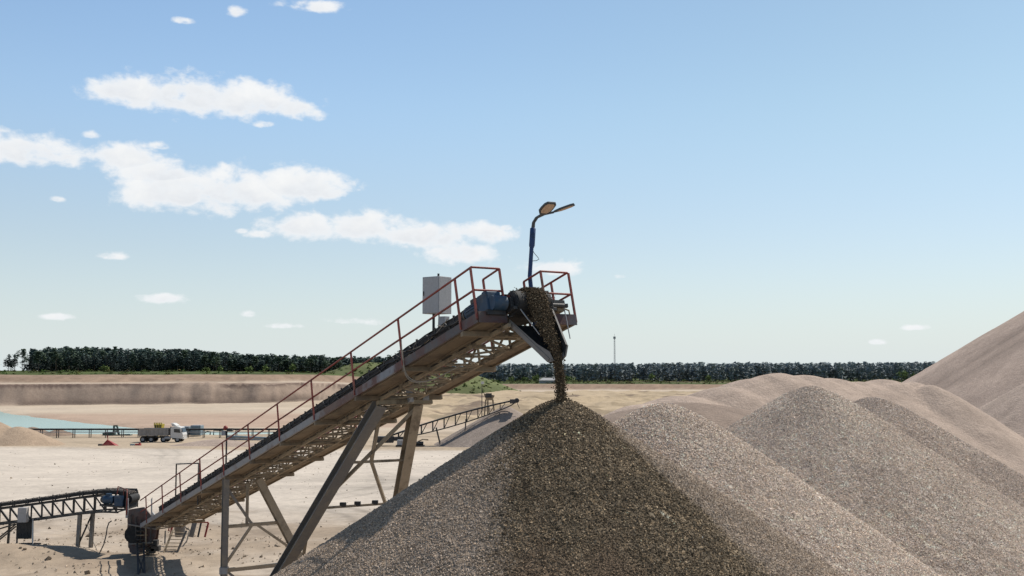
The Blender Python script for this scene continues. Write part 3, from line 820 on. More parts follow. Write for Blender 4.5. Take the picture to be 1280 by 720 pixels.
# twin lamp at the head
lb = L(-.70, 1.98, -.1)
lp = thing('twin_lamp_post', lb, 'dark blue lamp post with two flat lamp heads at the conveyor head', 'lamp post')
dl = 25.3
pt = [at(661, 395, dl), at(662.3, 345, dl), at(664.8, 306, dl)]
MB().tube([lb, pt[1], pt[2]], [.055, .052, .05], 12).build('pole', M['navy'], lp)
MB().tube([at(664.6, 309, dl), at(665, 306.5, dl), at(666.4, 285, dl), at(666.5, 284, dl)], [.055, .072, .072, .05], 14).build('sleeve', M['navy'], lp)
for k, (pts, hd, wdv) in enumerate(((
        [at(666.6, 285, dl), at(667.5, 277, dl), at(672, 270.5, dl), at(681, 266.5, dl), at(693, 264, dl)], (at(693, 264, dl), at(719, 254.5, dl - .1)), .13), (
        [at(666.2, 285, dl), at(667, 277.5, dl - .05), at(670.5, 271.5, dl - .2), at(675, 268.5, dl - .38), at(677.5, 267, dl - .46)], (at(677.5, 267.5, dl - .46), at(690.5, 252.0, dl - .95)), .17))):
    MB().tube(pts, [.042, .038, .034, .03, .028], 9).build('lamp_arm', M['lampgrey'], lp)
    a, b_ = hd; d_ = (b_ - a).normalized(); sd = d_.cross(UP).normalized(); nn = sd.cross(d_).normalized(); ln = (b_ - a).length
    outl = [(-.0, .25), (.10, .55), (.3, .95), (.55, 1.0), (.85, .92), (1.0, .6)]
    poly = [a + d_ * (ln * t_) + sd * (wdv * y_) for t_, y_ in outl] + [a + d_ * (ln * t_) - sd * (wdv * y_) for t_, y_ in reversed(outl)]
    hdm = MB().plate([p_ - nn * .012 for p_ in poly], nn, .045)
    h0 = hdm.build('lamp_head', M['lampgrey'], lp, bevel=.01)
    ins = [a + d_ * (ln * (.12 + .80 * t_)) + sd * (wdv * y_ * .74) for t_, y_ in outl[1:]] + [a + d_ * (ln * (.12 + .80 * t_)) - sd * (wdv * y_ * .74) for t_, y_ in reversed(outl[1:])]
    MB().plate([p_ - nn * .022 for p_ in ins], nn, .008).build('diffuser', M['led'], h0)
MB().tube([at(665.2, 311, dl), at(668, 316, dl), at(673, 322, dl), at(674, 323.5, dl), at(671, 325.5, dl), at(665, 326, dl)], .008, 5).build('wire', M['dark'], lp)

# beacon on a thin post
bb = at(286, 585, 42.2)
be = thing('beacon_post', bb, 'thin post with a round red beacon and small grey floodlight', 'beacon')
MB().tube([at(286.2, 592, 42.2), at(286.2, 538, 42.2)], .035, 7).build('post', M['dark'], be)
MB().tube([at(284.6, 536.5, 42.2), at(284.6, 535.9, 42.2), at(284.6, 534.2, 42.2), at(284.6, 532.2, 42.2), at(284.6, 531.2, 42.2)], [.05, .09, .095, .07, .02], 12).build('beacon_lens', M['redm'], be)
MB().box(at(282.8, 540.5, 42.2), (.075, .09, .09)).build('control_box', M['galv'], be)
MB().box(at(290.2, 536.6, 42.2), (.11, .1, .055)).box(at(290.6, 535.0, 42.2), (.10, .09, .012)).build('floodlight', M['dark'], be)

# ================================================================== FEEDER CONVEYOR (left)
def fd(px_, py_, d): return at(px_, py_, d)


hp = at(168, 622, 52.5)
# runs from far left to just over the tail, with a shallow rise
top = [(-60, 636, 56.0), (0, 628.5, 54.8), (40, 623.5, 54.1), (80, 618, 53.5), (115, 613, 53.0), (140, 610.5, 52.6), (160, 611, 52.3), (172, 613.5, 52.1)]
tp = [at(*q) for q in top]
tpx = np.array([q[0] for q in top], float); tpa = np.array(tp)


def ft(px_, side=0, dz=0):
    p_ = Vector([float(np.interp(px_, tpx, tpa[:, k])) for k in range(3)])
    return p_ + Vector((.08, 1, 0)).normalized() * side + UP * dz


fb = ft(112); fb.z = 2.0
fe = thing('feeder_conveyor', fb, 'dark lattice belt conveyor at left feeding the tail of the long one', 'conveyor')


def fpart(mb, name, m, parent=None): return mb.build(name, M[m], parent or fe)


pxs = list(np.linspace(-60, 172, 40))
mb = MB(); vs = []
for p_ in pxs:
    for sd_, dz in ((-.5, .03), (-.25, -.08), (.25, -.08), (.5, .03)): vs.append(ft(p_, sd_, dz))
mb.add(vs, [(i * 4 + j, i * 4 + j + 1, i * 4 + j + 5, i * 4 + j + 4) for i in range(39) for j in range(3)], True)
for sd_ in (-.52, .52):
    for a, b_ in zip(pxs[:-1], pxs[1:]): mb.beam(ft(a, sd_, -.02), ft(b_, sd_, -.02), .05, .16)
fpart(mb, 'belt', 'rubber')
mb = MB()
for sd_ in (-.5, .5):
    for a, b_ in zip(pxs[:-1], pxs[1:]):
        mb.beam(ft(a, sd_, -.22), ft(b_, sd_, -.22), .07, .07)
        if b_ < 166: mb.beam(ft(a, sd_, -1.0), ft(b_, sd_, -1.0), .08, .08)
    xs_ = list(np.linspace(-50, 158, 17))
    for k, a in enumerate(xs_):
        mb.beam(ft(a, sd_, -.2), ft(a, sd_, -1.0), .06, .06, (0, 1, 0))
        if k + 1 < len(xs_): mb.beam(ft(a, sd_, -.24), ft(xs_[k + 1], sd_, -.98), .05, .05)
for a in np.linspace(-50, 158, 17): mb.beam(ft(a, -.5, -1.0), ft(a, .5, -1.0), .05, .05)
fpart(mb, 'lattice_frame', 'dark')
for a in np.linspace(-50, 150, 13):
    mb = MB().beam(ft(a, -.56, -.2), ft(a, -.54, .1), .05, .05, (0, 1, 0)); mb.tube([ft(a, -.5, -.07), ft(a, .5, -.07)], .05, 7); mb.beam(ft(a, .56, -.2), ft(a, .54, .1), .05, .05, (0, 1, 0))
    fpart(mb, 'idler', 'dark')
fpart(MB().tube([ft(171, -.45, -.28), ft(171, .45, -.28)], .22, 16), 'head_drum', 'rubber')
fm = MB().tube([ft(146, -.75, -.36), ft(158, -.75, -.36)], .20, 16); fm.box(ft(164.5, -.75, -.36), (.2, .2, .24)); fm.box(ft(151, -.75, -.12), (.12, .1, .06))
dm = fpart(fm, 'drive_motor', 'blue')
fpart(MB().tube([ft(143, -.75, -.36), ft(146, -.75, -.36)], [.15, .2], 14), 'fan_cover', 'dark', dm)
fpart(MB().beam(ft(143, -.72, -.62), ft(170, -.72, -.62), .4, .08), 'motor_base', 'dark')
for (px_, sd_, wd) in ((112.5, -.42, .17), (118.5, .42, .17), (8, -.42, .1), (16, .42, .1)):
    a = ft(px_, sd_, -1.0); b_ = a.copy(); b_.z = gz(a.x, a.y) - .05; b_.x -= .06
    fpart(MB().hbeam(a, b_, wd, wd, (1, 0, 0), .02) if wd > .12 else MB().beam(a, b_, wd, wd, (0, 1, 0)), 'support_leg', 'dark' if wd < .12 else 'leg')
fpart(MB().beam(ft(113, -.42, -2.4), ft(118, .42, -1.1), .06, .06), 'diagonal_brace', 'dark')
for dz in (0, .12):
    a = ft(33, -.3, -1.1 - dz); b_ = ft(9, -.3, 0); b_.z = gz(b_.x, b_.y) + .3 - dz; fpart(MB().beam(a, b_, .06, .06), 'diagonal_brace', 'dark')
fpart(MB().beam(ft(6, -.5, -1.3), ft(34, -.5, -1.08), .07, .07), 'diagonal_brace', 'dark')
for sd_ in (-.62, .62):
    fpart(MB().plate([ft(161, sd_, .05), ft(170, sd_, .12), ft(176, sd_, -.05), ft(178, sd_, -.5), ft(172, sd_, -.8), ft(162, sd_, -.55)], (0, 1, 0), .02), 'discharge_hood', 'rubber')
fpart(MB().plate([ft(176, -.55, -.05), ft(176, .55, -.05), ft(182, .5, -.75), ft(182, -.5, -.75)], (1, 0, .3), .02), 'rubber_flap', 'rubber')
fpart(MB().tube([ft(160, -.66, -.1), ft(161, -.66, .28), ft(174, -.66, .22), ft(181, -.66, -.5), ft(182, -.66, -1.0)], .028, 6).tube([ft(168, -.66, -.5), ft(168, -.66, .25)], .025, 6), 'guard_rail', 'red')
fpart(MB().beam(ft(178, -.6, -.2), ft(184, -.6, -1.15), .12, .05, (0, 1, 0)), 'scraper_bar', 'galv')
n = 5000
pxr = RNG.uniform(-55, 176, n); sdv = np.clip(RNG.normal(0, .18, n), -.42, .42)
Pn = np.array([ft(a, b_, -.02 + .09 * math.exp(-(b_ / .3) ** 2) + c_) for a, b_, c_ in zip(pxr, sdv, RNG.uniform(-.04, .015, n))])
tn = np.array((.22, .19, .165))[None] * np.exp(RNG.normal(0, .3, n))[:, None]
Vp, Fp, Tp = pebbles(Pn, np.exp(RNG.normal(math.log(.05), .3, n)), tn)
o = np_mesh('belt_gravel', Vp, Fp, M['gravel'], Tp, loc=tuple(ft(80))); o['kind'] = 'stuff'; tag(o, 'pale gravel lying along the belt of the left feeder conveyor', 'gravel')
pts = [at(117, 651, 53), at(119, 658, 52.8), at(124, 672, 52.4), at(130, 684, 52.0)]
tag(MB().tube(pts, .014, 5).build('guy_rope', M['cable'], loc=tuple(pts[-1])), 'thin slack rope hanging from the feeder conveyor by its leg', 'rope')
pts = [at(146.5, 648, 52.4), at(143.5, 650, 52.2), at(141.5, 656, 52.1), at(140.5, 665, 51.8), at(138, 676, 51.6), at(133, 687, 51.4)]
tag(MB().tube(pts, .03, 6).build('power_cable', M['dark'], loc=tuple(pts[-1])), 'thick dark cable hanging in a bow under the blue feeder motor', 'cable')

# cabinet with corrugated screen by the feeder
kb = at(40, 672, 53.2)
ks = thing('switch_cabinet', kb, 'grey switch cabinet above a dark corrugated screen under the left feeder', 'cabinet')
MB().box(at(37.4, 640.5, 53.0), (.22, .14, .36)).build('cabinet_box', M['cab'], ks, bevel=.01)
mb = MB()
for i in range(11):
    x = 30.6 + i * 1.75
    mb.beam(at(x, 647.8, 53.3), at(x, 669.5, 53.3), .055, .05, (0, 1, 0))
mb.box(at(39.4, 658.6, 53.34), (.39, .01, .44)); mb.build('corrugated_screen', M['dark'], ks)
MB().beam(at(49.8, 646, 53.3), at(50.4, 676, 53.1), .055, .055, (0, 1, 0)).build('post', M['white'], ks)
MB().beam(at(31, 668, 53.3), at(31, 675, 53.2), .06, .06, (0, 1, 0)).build('foot', M['dark'], ks)
for i, (a, b_) in enumerate((((36, 672), (46, 675)), ((52, 673), (60, 675.5)), ((40, 674), (49, 674.5)))):
    p, q = at(*a, 52.9), at(*b_, 52.7); p.z = gz(p.x, p.y) + .06; q.z = gz(q.x, q.y) + .06
    tag(MB().beam(p, q, .09, .06).build('scrap_bar', M['dark'], loc=tuple(p)), ['dark scrap bar lying directly under the corrugated screen', 'pale-edged scrap bar lying to the right of the white post foot', 'short scrap bar between the screen and the white post'][i], 'scrap bar', 'scrap bars on the ground by the switch cabinet')

n = 5200
Px = np.c_[RNG.uniform(-36, -5, n), RNG.uniform(40, 66, n)]
keep = fbm(Px[:, 0] * .35, Px[:, 1] * .5, 501) + RNG.normal(0, .2, n) > .05; Px = Px[keep]; n = len(Px)
Pf = np.c_[RNG.uniform(-75, 0, 2600), RNG.uniform(64, 158, 2600)]; Pf = Pf[fbm(Pf[:, 0] * .06, Pf[:, 1] * .06, 505) + RNG.normal(0, .15, len(Pf)) > .12]; Px = np.r_[Px, Pf]; n = len(Px)
sz = np.clip(np.exp(RNG.normal(math.log(.075), .5, n)), .03, .32)
zz = land(Px[:, 0], Px[:, 1])[0] + sz * .1
tn = np.array((.34, .275, .21))[None] * np.exp(RNG.normal(-.1, .35, n))[:, None]
Vp, Fp, Tp = pebbles(np.c_[Px, zz], sz, tn)
o = np_mesh('rubble', Vp, Fp, M['gravel'], Tp, loc=(-20, 52, 2)); o['kind'] = 'stuff'; tag(o, 'loose stones and clods strewn over the ground around the conveyor tail', 'rubble')

# thin lamp pole at the left edge
pb = at(7.2, 667, 52.6)
yl = thing('yard_lamp', pb, 'thin leaning pale lamp pole at the left edge of the yard', 'lamp post')
MB().tube([at(7.4, 668, 52.6), at(4, 618, 52.6), at(.8, 574, 52.6)], [.05, .04, .03], 8).build('pole', M['galv'], yl)
MB().box(at(1.0, 571.5, 52.6), (.1, .06, .035)).box(at(2.8, 570.6, 52.6), (.07, .05, .025)).box(at(.8, 573, 52.6), (.03, .03, .06)).build('lamp_head', M['dark'], yl)

# access ladder, bin and red barrier behind the tail
lz = at(216, 690, 52.5)
ld = thing('access_ladder', lz, 'brown steel ladder leaning on the underside of the conveyor tail', 'ladder')
la, lb_ = at(210.5, 690.5, 52.2), at(222.5, 659, 53.4); lc, ld_ = at(226.5, 690.5, 52.2), at(239, 660, 53.4)
MB().beam(la, lb_, .09, .06).build('stringer', M['truss'], ld); MB().beam(lc, ld_, .09, .06).build('stringer', M['dark'], ld)
for t in np.linspace(.1, .92, 7): MB().beam(lerp(la, lb_, t), lerp(lc, ld_, t), .08, .03).build('rung', M['truss'], ld)
MB().beam(at(213, 675, 52.6), at(213.2, 660, 53.2), .05, .05, (0, 1, 0)).build('handrail', M['dark'], ld)
bn = thing('plastic_bin', at(231, 668, 54), 'dark grey tapered bin hanging below the conveyor beside the ladder', 'bin')
c0 = at(231, 659, 54); mb = MB(); vs = []
for z_, r_ in ((-.32, .23), (.30, .30), (.34, .32), (.34, .27)):
    for k in range(16):
        a = 2 * math.pi * k / 16; vs.append(c0 + Vector((r_ * math.cos(a), r_ * math.sin(a), z_)))
mb.add(vs, [(i * 16 + k, i * 16 + (k + 1) % 16, (i + 1) * 16 + (k + 1) % 16, (i + 1) * 16 + k) for i in range(3) for k in range(16)], True); mb.add(vs[:16], [tuple(range(16))[::-1]])
mb.build('bin_body', M['cab'] if False else M['leg'], bn); MB().tube([c0 + Vector((0, 0, .3)), c0 + UP * .75], .02, 6).build('hanger', M['dark'], bn)
rb = thing('red_barrier', at(252, 666, 56), 'small red pipe barrier standing behind the ladder', 'barrier')
MB().tube([at(217, 660, 56), at(219, 650, 56), at(266, 649.5, 56)], .035, 7).build('rail', M['redm'], rb)
for a, b_, m_ in ((266, 262, 'redm'), (257, 253.5, 'dark'), (249, 245, 'leg'), (222, 219.5, 'redm')):
    MB().beam(at(a, 650, 56), at(b_, 667.5, 55.8), .09 if m_ != 'leg' else .25, .05, (0, 1, 0)).build('upright', M[m_], rb)
MB().tube([at(238, 656, 55.9), at(243, 659, 55.8), at(240, 672, 55.4), at(234, 680, 55)], .03, 6).build('hose', M['dark'], rb)

# ================================================================== TRUCK AND PLANT IN THE PIT
def yard_z(x, y): return gz(x, y)


tx, ty = at(208, 552, 181).x, 181.0
tz = yard_z(tx, ty)
tr = thing('tipper_truck', (tx, ty, tz), 'white four axle tipper truck with grey body standing by the pond', 'truck')


def T(x, y, z): return Vector((tx + x, ty + y, tz + z))


# body: trapezoid trough, open top
mb = MB()
o_ = [(-3.95, 1.15), (.95, 1.15), (1.15, 1.5), (1.15, 2.35), (-3.75, 2.35), (-4.05, 1.9)]
mb.plate([T(x, -1.2, z) for x, z in o_], (0, 1, 0), .06); mb.plate([T(x, 1.14, z) for x, z in o_], (0, 1, 0), .06)
mb.box(T(-1.45, 0, 1.18), (2.4, 1.13, .05)); mb.box(T(1.1, 0, 1.85), (.05, 1.13, .5)); mb.box(T(-3.9, 0, 1.75), (.05, 1.13, .5))
for x in np.linspace(-3.4, .8, 7): mb.box(T(x, -1.23, 1.75), (.05, .035, .58))
mb.box(T(-1.35, -1.24, 2.33), (2.5, .05, .06))
mb.build('tipper_body', M['tipper'], tr)
ld2 = MB(); 
MB().box(T(-.1, 0, .82), (3.7, .42, .13)).box(T(2.2, -.9, .7), (.35, .25, .2)).build('chassis', M['dark'], tr)
cabp = [(1.55, .75), (3.62, .62), (3.72, 1.3), (3.55, 1.75), (3.25, 2.55), (2.2, 2.75), (1.55, 2.55)]
cab = MB().plate([T(x, -1.18, z) for x, z in cabp], (0, 1, 0), 2.36).build('cab', M['white'], tr, bevel=.06)
MB().plate([T(2.15, -1.2, 1.72), T(3.28, -1.2, 1.62), T(3.12, -1.2, 2.25), T(2.15, -1.2, 2.3)], (0, 1, 0), .012).build('side_window', M['glass'], cab)
MB().plate([T(3.6, -1.05, 1.72), T(3.32, -1.05, 2.45), T(3.32, 1.05, 2.45), T(3.6, 1.05, 1.72)], (1, 0, .35), .015).build('windscreen', M['glass'], cab)
MB().plate([T(1.75, -.9, 2.75), T(2.5, -.9, 2.8), T(1.9, -.9, 3.2), T(1.5, -.9, 3.25)], (0, 1, 0), 1.8).build('air_deflector', M['white'], cab)
MB().box(T(3.66, 0, .72), (.07, 1.15, .16)).build('bumper', M['white'], tr)
for y_ in (-.95, .95): MB().box(T(3.735, y_, .8), (.012, .14, .07)).build('headlight', M['glass'], tr)
MB().box(T(3.6, -1.36, 2.0), (.06, .1, .24)).build('mirror', M['dark'], tr)
MB().box(T(1.42, -.6, 1.9), (.09, .12, .75)).build('air_intake', M['dark'], tr)
MB().tube([T(.55, -1.0, .75), T(1.5, -1.0, .75)], .27, 12).build('fuel_tank', M['galv'], tr)
for x in (-3.2, -1.75, .35, 2.75):
    for y_ in (-1.0, 1.0):
        w_ = MB().tube([T(x, y_ - .17, .5), T(x, y_ + .17, .5)], .5, 20).build('wheel', M['tyre'], tr)
        sg = -1 if y_ < 0 else 1
        MB().tube([T(x, y_ + sg * .165, .5), T(x, y_ + sg * .185, .5)], .26, 14).build('rim', M['galv'], w_)
    if x != 2.75: MB().box(T(x, -1.05, 1.07), (.52, .2, .025)).build('mudguard', M['dark'], tr)

# field conveyor running along the shore
fl0, fl1 = at(33, 543, 200), at(352, 545, 200)
fc = thing('field_conveyor', ((fl0.x + fl1.x) / 2, 200, gz(0, 200)), 'long low dark belt conveyor running along the near shore', 'conveyor')
zb = -.15
mb = MB().box(((fl0.x + fl1.x) / 2, 200, zb), ((fl1.x - fl0.x) / 2, .5, .09)); mb.box(((fl0.x + fl1.x) / 2, 199.4, zb - .05), ((fl1.x - fl0.x) / 2, .05, .14)); mb.build('belt', M['rubber'], fc)
mb = MB().box(((fl0.x + fl1.x) / 2, 199.4, zb - .55), ((fl1.x - fl0.x) / 2, .04, .07)); mb.build('lower_chord', M['galv'], fc)
x = fl0.x + .5
while x < fl1.x:
    zg = gz(x, 199.6); MB().beam((x, 199.55, zb - .1), (x, 199.55, zg - .1), .12, .12, (0, 1, 0)).beam((x, 200.45, zb - .1), (x, 200.45, zg - .1), .12, .12, (0, 1, 0)).build('trestle', M['dark'], fc); x += 3.1
a = at(287, 545.5, 190); b_ = at(360, 549, 190)
fp = thing('pipe_run', (a.x, 190, gz(a.x, 190)), 'pale steel pipe run on low stands behind the red handrail', 'pipe')
MB().tube([at(287, 544.5, 190), at(364, 548, 190)], .22, 10).build('pipe', M['tank'], fp); MB().tube([at(287, 547.5, 190), at(364, 551, 190)], .2, 10).build('pipe', M['galv'], fp)
for x in np.linspace(292, 360, 7):
    p = at(x, 548, 190.2); q = p.copy(); q.z = gz(p.x, p.y) - .1; MB().beam(p, q, .16, .16, (0, 1, 0)).build('stand', M['dark'], fp)


def gnd(px_, d, y_=None):
    x = (px_ - 640) / F * d; return Vector((x, d, gz(x, d)))


# green pump frame
d = 206; g0 = gnd(147, d)
pf = thing('pump_pontoon', g0, 'dark green frame of a pump raft at the water edge', 'pump')
zt_ = at(148, 531.5, d).z; zm = at(148, 543, d).z
for a, b_ in ((146.2, 145.6), (149.8, 153.5)): MB().beam(at(a, 531.5, d), at(b_, 544.5, d), .28, .28, (0, 1, 0)).build('upright', M['green'], pf)
MB().beam(at(145.8, 531.6, d), at(150.4, 531.6, d), .32, .3).build('cross_head', M['green'], pf)
MB().beam(at(146, 538, d), at(151.5, 538, d), .2, .2).build('cross_bar', M['green'], pf)
MB().beam(at(146, 532.5, d), at(152.5, 543, d), .14, .14, (0, 1, 0)).build('brace', M['green'], pf)
MB().box(at(140.5, 541.8, d), (1.1, .6, .28)).box(at(158, 543.6, d), (1.6, .6, .2)).build('float', M['green'], pf)
MB().tube([at(134, 541, d), at(145, 539.8, d)], .16, 8).tube([at(152, 543, d), at(166, 542.4, d)], .14, 8).build('pipe', M['dark'], pf)
# yellow feed hopper
d = 203; yh = thing('yellow_hopper', gnd(200, d), 'small yellow hopper on a stand behind the truck body', 'hopper')
MB().plate([at(195.4, 529.6, d), at(206.0, 529.6, d), at(204.6, 536.3, d), at(196.6, 536.3, d)], (0, 1, 0), 1.5).build('hopper_bin', M['yellow'], yh)
for x in (197.0, 200.6, 204.2):
    p = at(x, 536.3, d + .3); q = p.copy(); q.z = gz(p.x, p.y) - .1; MB().beam(p, q, .25, .25, (0, 1, 0)).build('leg', M['yellow'], yh)
for x in (196.4, 199.4, 202.4, 205.3): MB().beam(at(x, 529.4, d), at(x, 527.6, d), .16, .12, (0, 1, 0)).build('railing_post', M['yellow'], yh)
MB().beam(at(195.4, 528.2, d), at(206, 528.2, d), .1, .12).build('railing', M['yellow'], yh)
for x in (197.6, 200.4, 203.2): MB().beam(at(x, 530.5, d - .02), at(x + .2, 535.6, d - .02), .18, .06, (0, 1, 0)).build('rib', M['dark'], yh)
# tanks
for i, (xa, xb, y0, lab) in enumerate(((230.5, 241.2, 532.8, 'small blue-grey storage container to the left, lower of the two by the pond'), (243.2, 255.7, 531.4, 'larger blue-grey storage container to the right of its lower neighbour'))):
    d = 205; ce = at((xa + xb) / 2, y0, d); hw = (xb - xa) / 2 / F * d
    tk = thing('storage_container', gnd((xa + xb) / 2, d), lab, 'container', 'storage containers by the pond')
    zg = -1.6; hh = (ce.z - zg) / 2
    MB().box((ce.x, d, zg + hh), (hw, 1.1, hh)).build('container_body', M['tank'], tk, bevel=.05)
    mb = MB()
    for x in np.linspace(-hw + .15, hw - .15, 8): mb.box((ce.x + x, d - 1.12, zg + hh), (.04, .03, hh * .9))
    mb.build('wall_ribs', M['tank'], tk)
    MB().box((ce.x, d, zg + 2 * hh + .06), (hw * .96, 1.0, .06)).build('roof', M['galv'], tk)
    MB().box((ce.x + hw * .3, d - 1.16, zg + hh * .9), (.32, .02, hh * .8)).build('door', M['tank'], tk)
d = 204
pr_ = thing('shore_piping', gnd(268, d), 'thin grey pipe frame beside the blue-grey containers', 'pipe frame')
MB().tube([at(259, 540, d), at(262, 538.5, d), at(266, 539, d), at(265.5, 542.5, d)], .13, 7).tube([at(270, 543, d), at(270, 537, d), at(282, 537.5, d), at(282, 543, d)], .11, 7).build('pipe', M['green'], pr_)
# red plough-shaped machine and small red crate
d = 168
rp = thing('red_cone_machine', gnd(141, d), 'low red cone-shaped machine standing on the yard edge', 'machine')
g0 = gnd(141, d); zb_ = g0.z
mb = MB().add([g0 + Vector(v_) for v_ in ((-1.15, -.7, 0), (1.5, -.7, 0), (1.5, .7, 0), (-1.15, .7, 0), (-.35, -.15, 1.05), (.0, -.15, .95), (.0, .15, .95), (-.35, .15, 1.05))], [(0, 3, 2, 1), (0, 1, 5, 4), (1, 2, 6, 5), (2, 3, 7, 6), (3, 0, 4, 7), (4, 5, 6, 7)])
mb.build('hood', M['redm'], rp); MB().tube([g0 + Vector((-.25, 0, .9)), g0 + Vector((-.28, 0, 1.75))], .06, 6).build('spindle', M['redm'], rp); MB().box(g0 + Vector((-1.45, 0, .2)), (.25, .3, .2)).build('hitch', M['dark'], rp)
g0 = gnd(174, d); rc = thing('red_crate', g0, 'small red and white crate right of the red cone-shaped machine', 'crate')
MB().box(g0 + Vector((.35, 0, .22)), (.4, .35, .22)).box(g0 + Vector((.6, 0, .5)), (.12, .12, .1)).build('crate_body', M['redm'], rc); MB().box(g0 + Vector((-.5, 0, .2)), (.35, .3, .2)).build('drum', M['tank'], rc)
# tiny red marker far right
g0 = gnd(876, 300); mk = thing('red_marker', g0, 'tiny red marker board far off on the sand beside the ridge', 'marker')
MB().box(g0 + UP * 1.2, (.5, .05, .45)).build('board', M['redm'], mk); MB().beam(g0, g0 + UP * .8, .1, .1).build('post', M['dark'], mk)

# ------------------------------------------------ distant stacker
d = 172
s0, s1 = at(478, 548, d), at(646, 499.5, d + 3)
dsz = gnd(520, d)
ds = thing('distant_stacker', dsz, 'thin dark stacking conveyor far off with a heap under its head', 'conveyor')


def dsp(t, side=0, dz=0):
    p_ = lerp(s0, s1, t); bend = .9 * t * (1 - t) * 4
    return p_ + UP * (dz + bend * .55) + Vector((0, 1, 0)) * side


ts = list(np.linspace(0, 1, 25))
mb = MB()
for a, b_ in zip(ts[:-1], ts[1:]): mb.beam(dsp(a, 0, 0), dsp(b_, 0, 0), 1.1, .22)
mb.build('belt', M['rubber'], ds)
mb = MB()
for sd_ in (-.55, .55):
    lo = lambda t: dsp(t, sd_, -.25 - 1.5 * math.sin(math.pi * min(1, max(0, (t - .05) / .95))) ** .6)
    for a, b_ in zip(ts[2:-1], ts[3:]): mb.beam(lo(a), lo(b_), .14, .14)
    for k in range(3, 23, 2):
        mb.beam(dsp(ts[k], sd_), lo(ts[k]), .13, .13, (0, 1, 0)); mb.beam(lo(ts[k]), dsp(ts[k + 1], sd_), .09, .09, (0, 1, 0))
mb.build('lattice_frame', M['dark'], ds)
for t, sd_ in ((.40, -.6), (.40, .6), (.62, -.6), (.62, .6)):
    a = dsp(t, sd_, -1.2); b_ = a + Vector((.8 if t < .5 else -.3, 0, 0)); b_.z = gz(b_.x, b_.y) - .2; MB().beam(a, b_, .15, .15, (0, 1, 0)).build('support_leg', M['dark'], ds)
MB().tube([dsp(1, -.6, -.1), dsp(1, .6, -.1)], .4, 12).box(dsp(.97, -.8, -.1), (.5, .3, .35)).build('head_drum', M['dark'], ds)
MB().tube([dsp(1.0, -.5, -.4), dsp(1.02, -.5, -1.5)], .05, 5).build('hanging_cable', M['dark'], ds)
MB().box(dsp(.03, 0, -.3), (1.3, .9, .5)).box(dsp(.12, -.5, -.9), (1.6, .5, .3)).build('tail_hopper', M['dark'], ds)
d = 169
ps = thing('pump_skid', gnd(514, d), 'pale grey machine skid under the tail of the distant stacker', 'machine')
g0 = gnd(514, d)
MB().box(g0 + Vector((0, 0, .25)), (2.3, .6, .12)).build('skid', M['dark'], ps); MB().box(g0 + Vector((-1.2, 0, .8)), (.9, .5, .4)).box(g0 + Vector((.2, 0, .65)), (.4, .4, .28)).build('housing', M['galv'], ps, bevel=.05)
MB().tube([g0 + Vector((.9, 0, .65)), g0 + Vector((2.1, 0, .65))], .3, 12).build('drum', M['dark'], ps); MB().tube([g0 + Vector((1.2, 0, .9)), g0 + Vector((2.0, 0, 1.3)), g0 + Vector((2.9, 0, 1.2))], .1, 7).build('pipe', M['truss'], ps)
# dark screen and flood light behind it
d = 196
sc = thing('screening_hopper', gnd(611, d), 'dark hopper standing above the distant stacker', 'hopper')
MB().plate([at(604.5, 491.5, d), at(618.5, 494, d), at(615.5, 500, d), at(608, 500, d)], (0, 1, 0), 2.2).build('hopper_bin', M['truss'], sc)
MB().box(at(611.2, 494, d - .3), (.55, .3, .4)).build('motor_house', M['dark'], sc)
for a, b_ in ((607.5, 603), (616, 622), (610, 609)):
    p = at(a, 499, d + .5); q = at(b_, 520, d + .5); q.z = gz(q.x, q.y) - .2; MB().beam(p, q, .3, .3, (0, 1, 0)).build('leg', M['truss'], sc)
d = 200
fo = thing('flood_light', gnd(602.6, d), 'thin mast with one white floodlight near the dark hopper', 'lamp post')
g0 = gnd(602.6, d); tp_ = at(602.6, 480, d)
MB().tube([g0, tp_], [.1, .07], 7).build('mast', M['dark'], fo); MB().box(tp_ + Vector((.1, 0, .25)), (.28, .2, .24)).build('lamp_head', M['white'], fo)

# lattice radio mast on the horizon
d = 820; g0 = gnd(768, d); top_ = at(768, 421, d)
rm = thing('radio_mast', g0, 'slender grey radio mast standing in the far wood', 'mast')
mb = MB(); hgt = top_.z - g0.z; cor = [(-.7, -.5), (.7, -.5), (0, .7)]
for cx_, cy_ in cor: mb.beam(g0 + Vector((cx_, cy_, 0)), g0 + Vector((cx_ * .6, cy_ * .6, hgt)), .16, .16, (0, 1, 0))
nst = 22
for k in range(nst):
    for (ax_, ay_), (bx_, by_) in zip(cor, cor[1:] + cor[:1]):
        z0, z1 = hgt * k / nst, hgt * (k + 1) / nst; f0, f1_ = 1 - .4 * k / nst, 1 - .4 * (k + 1) / nst
        mb.beam(g0 + Vector((ax_ * f0, ay_ * f0, z0)), g0 + Vector((bx_ * f1_, by_ * f1_, z1)), .09, .09, (0, 1, 0))
mb.build('lattice', M['galv'], rm)
MB().box(top_ + Vector((0, 0, -.8)), (.9, .5, .9)).build('antenna', M['galv'], rm); MB().tube([top_, top_ + UP * 2.2], .1, 6).build('tip', M['galv'], rm)
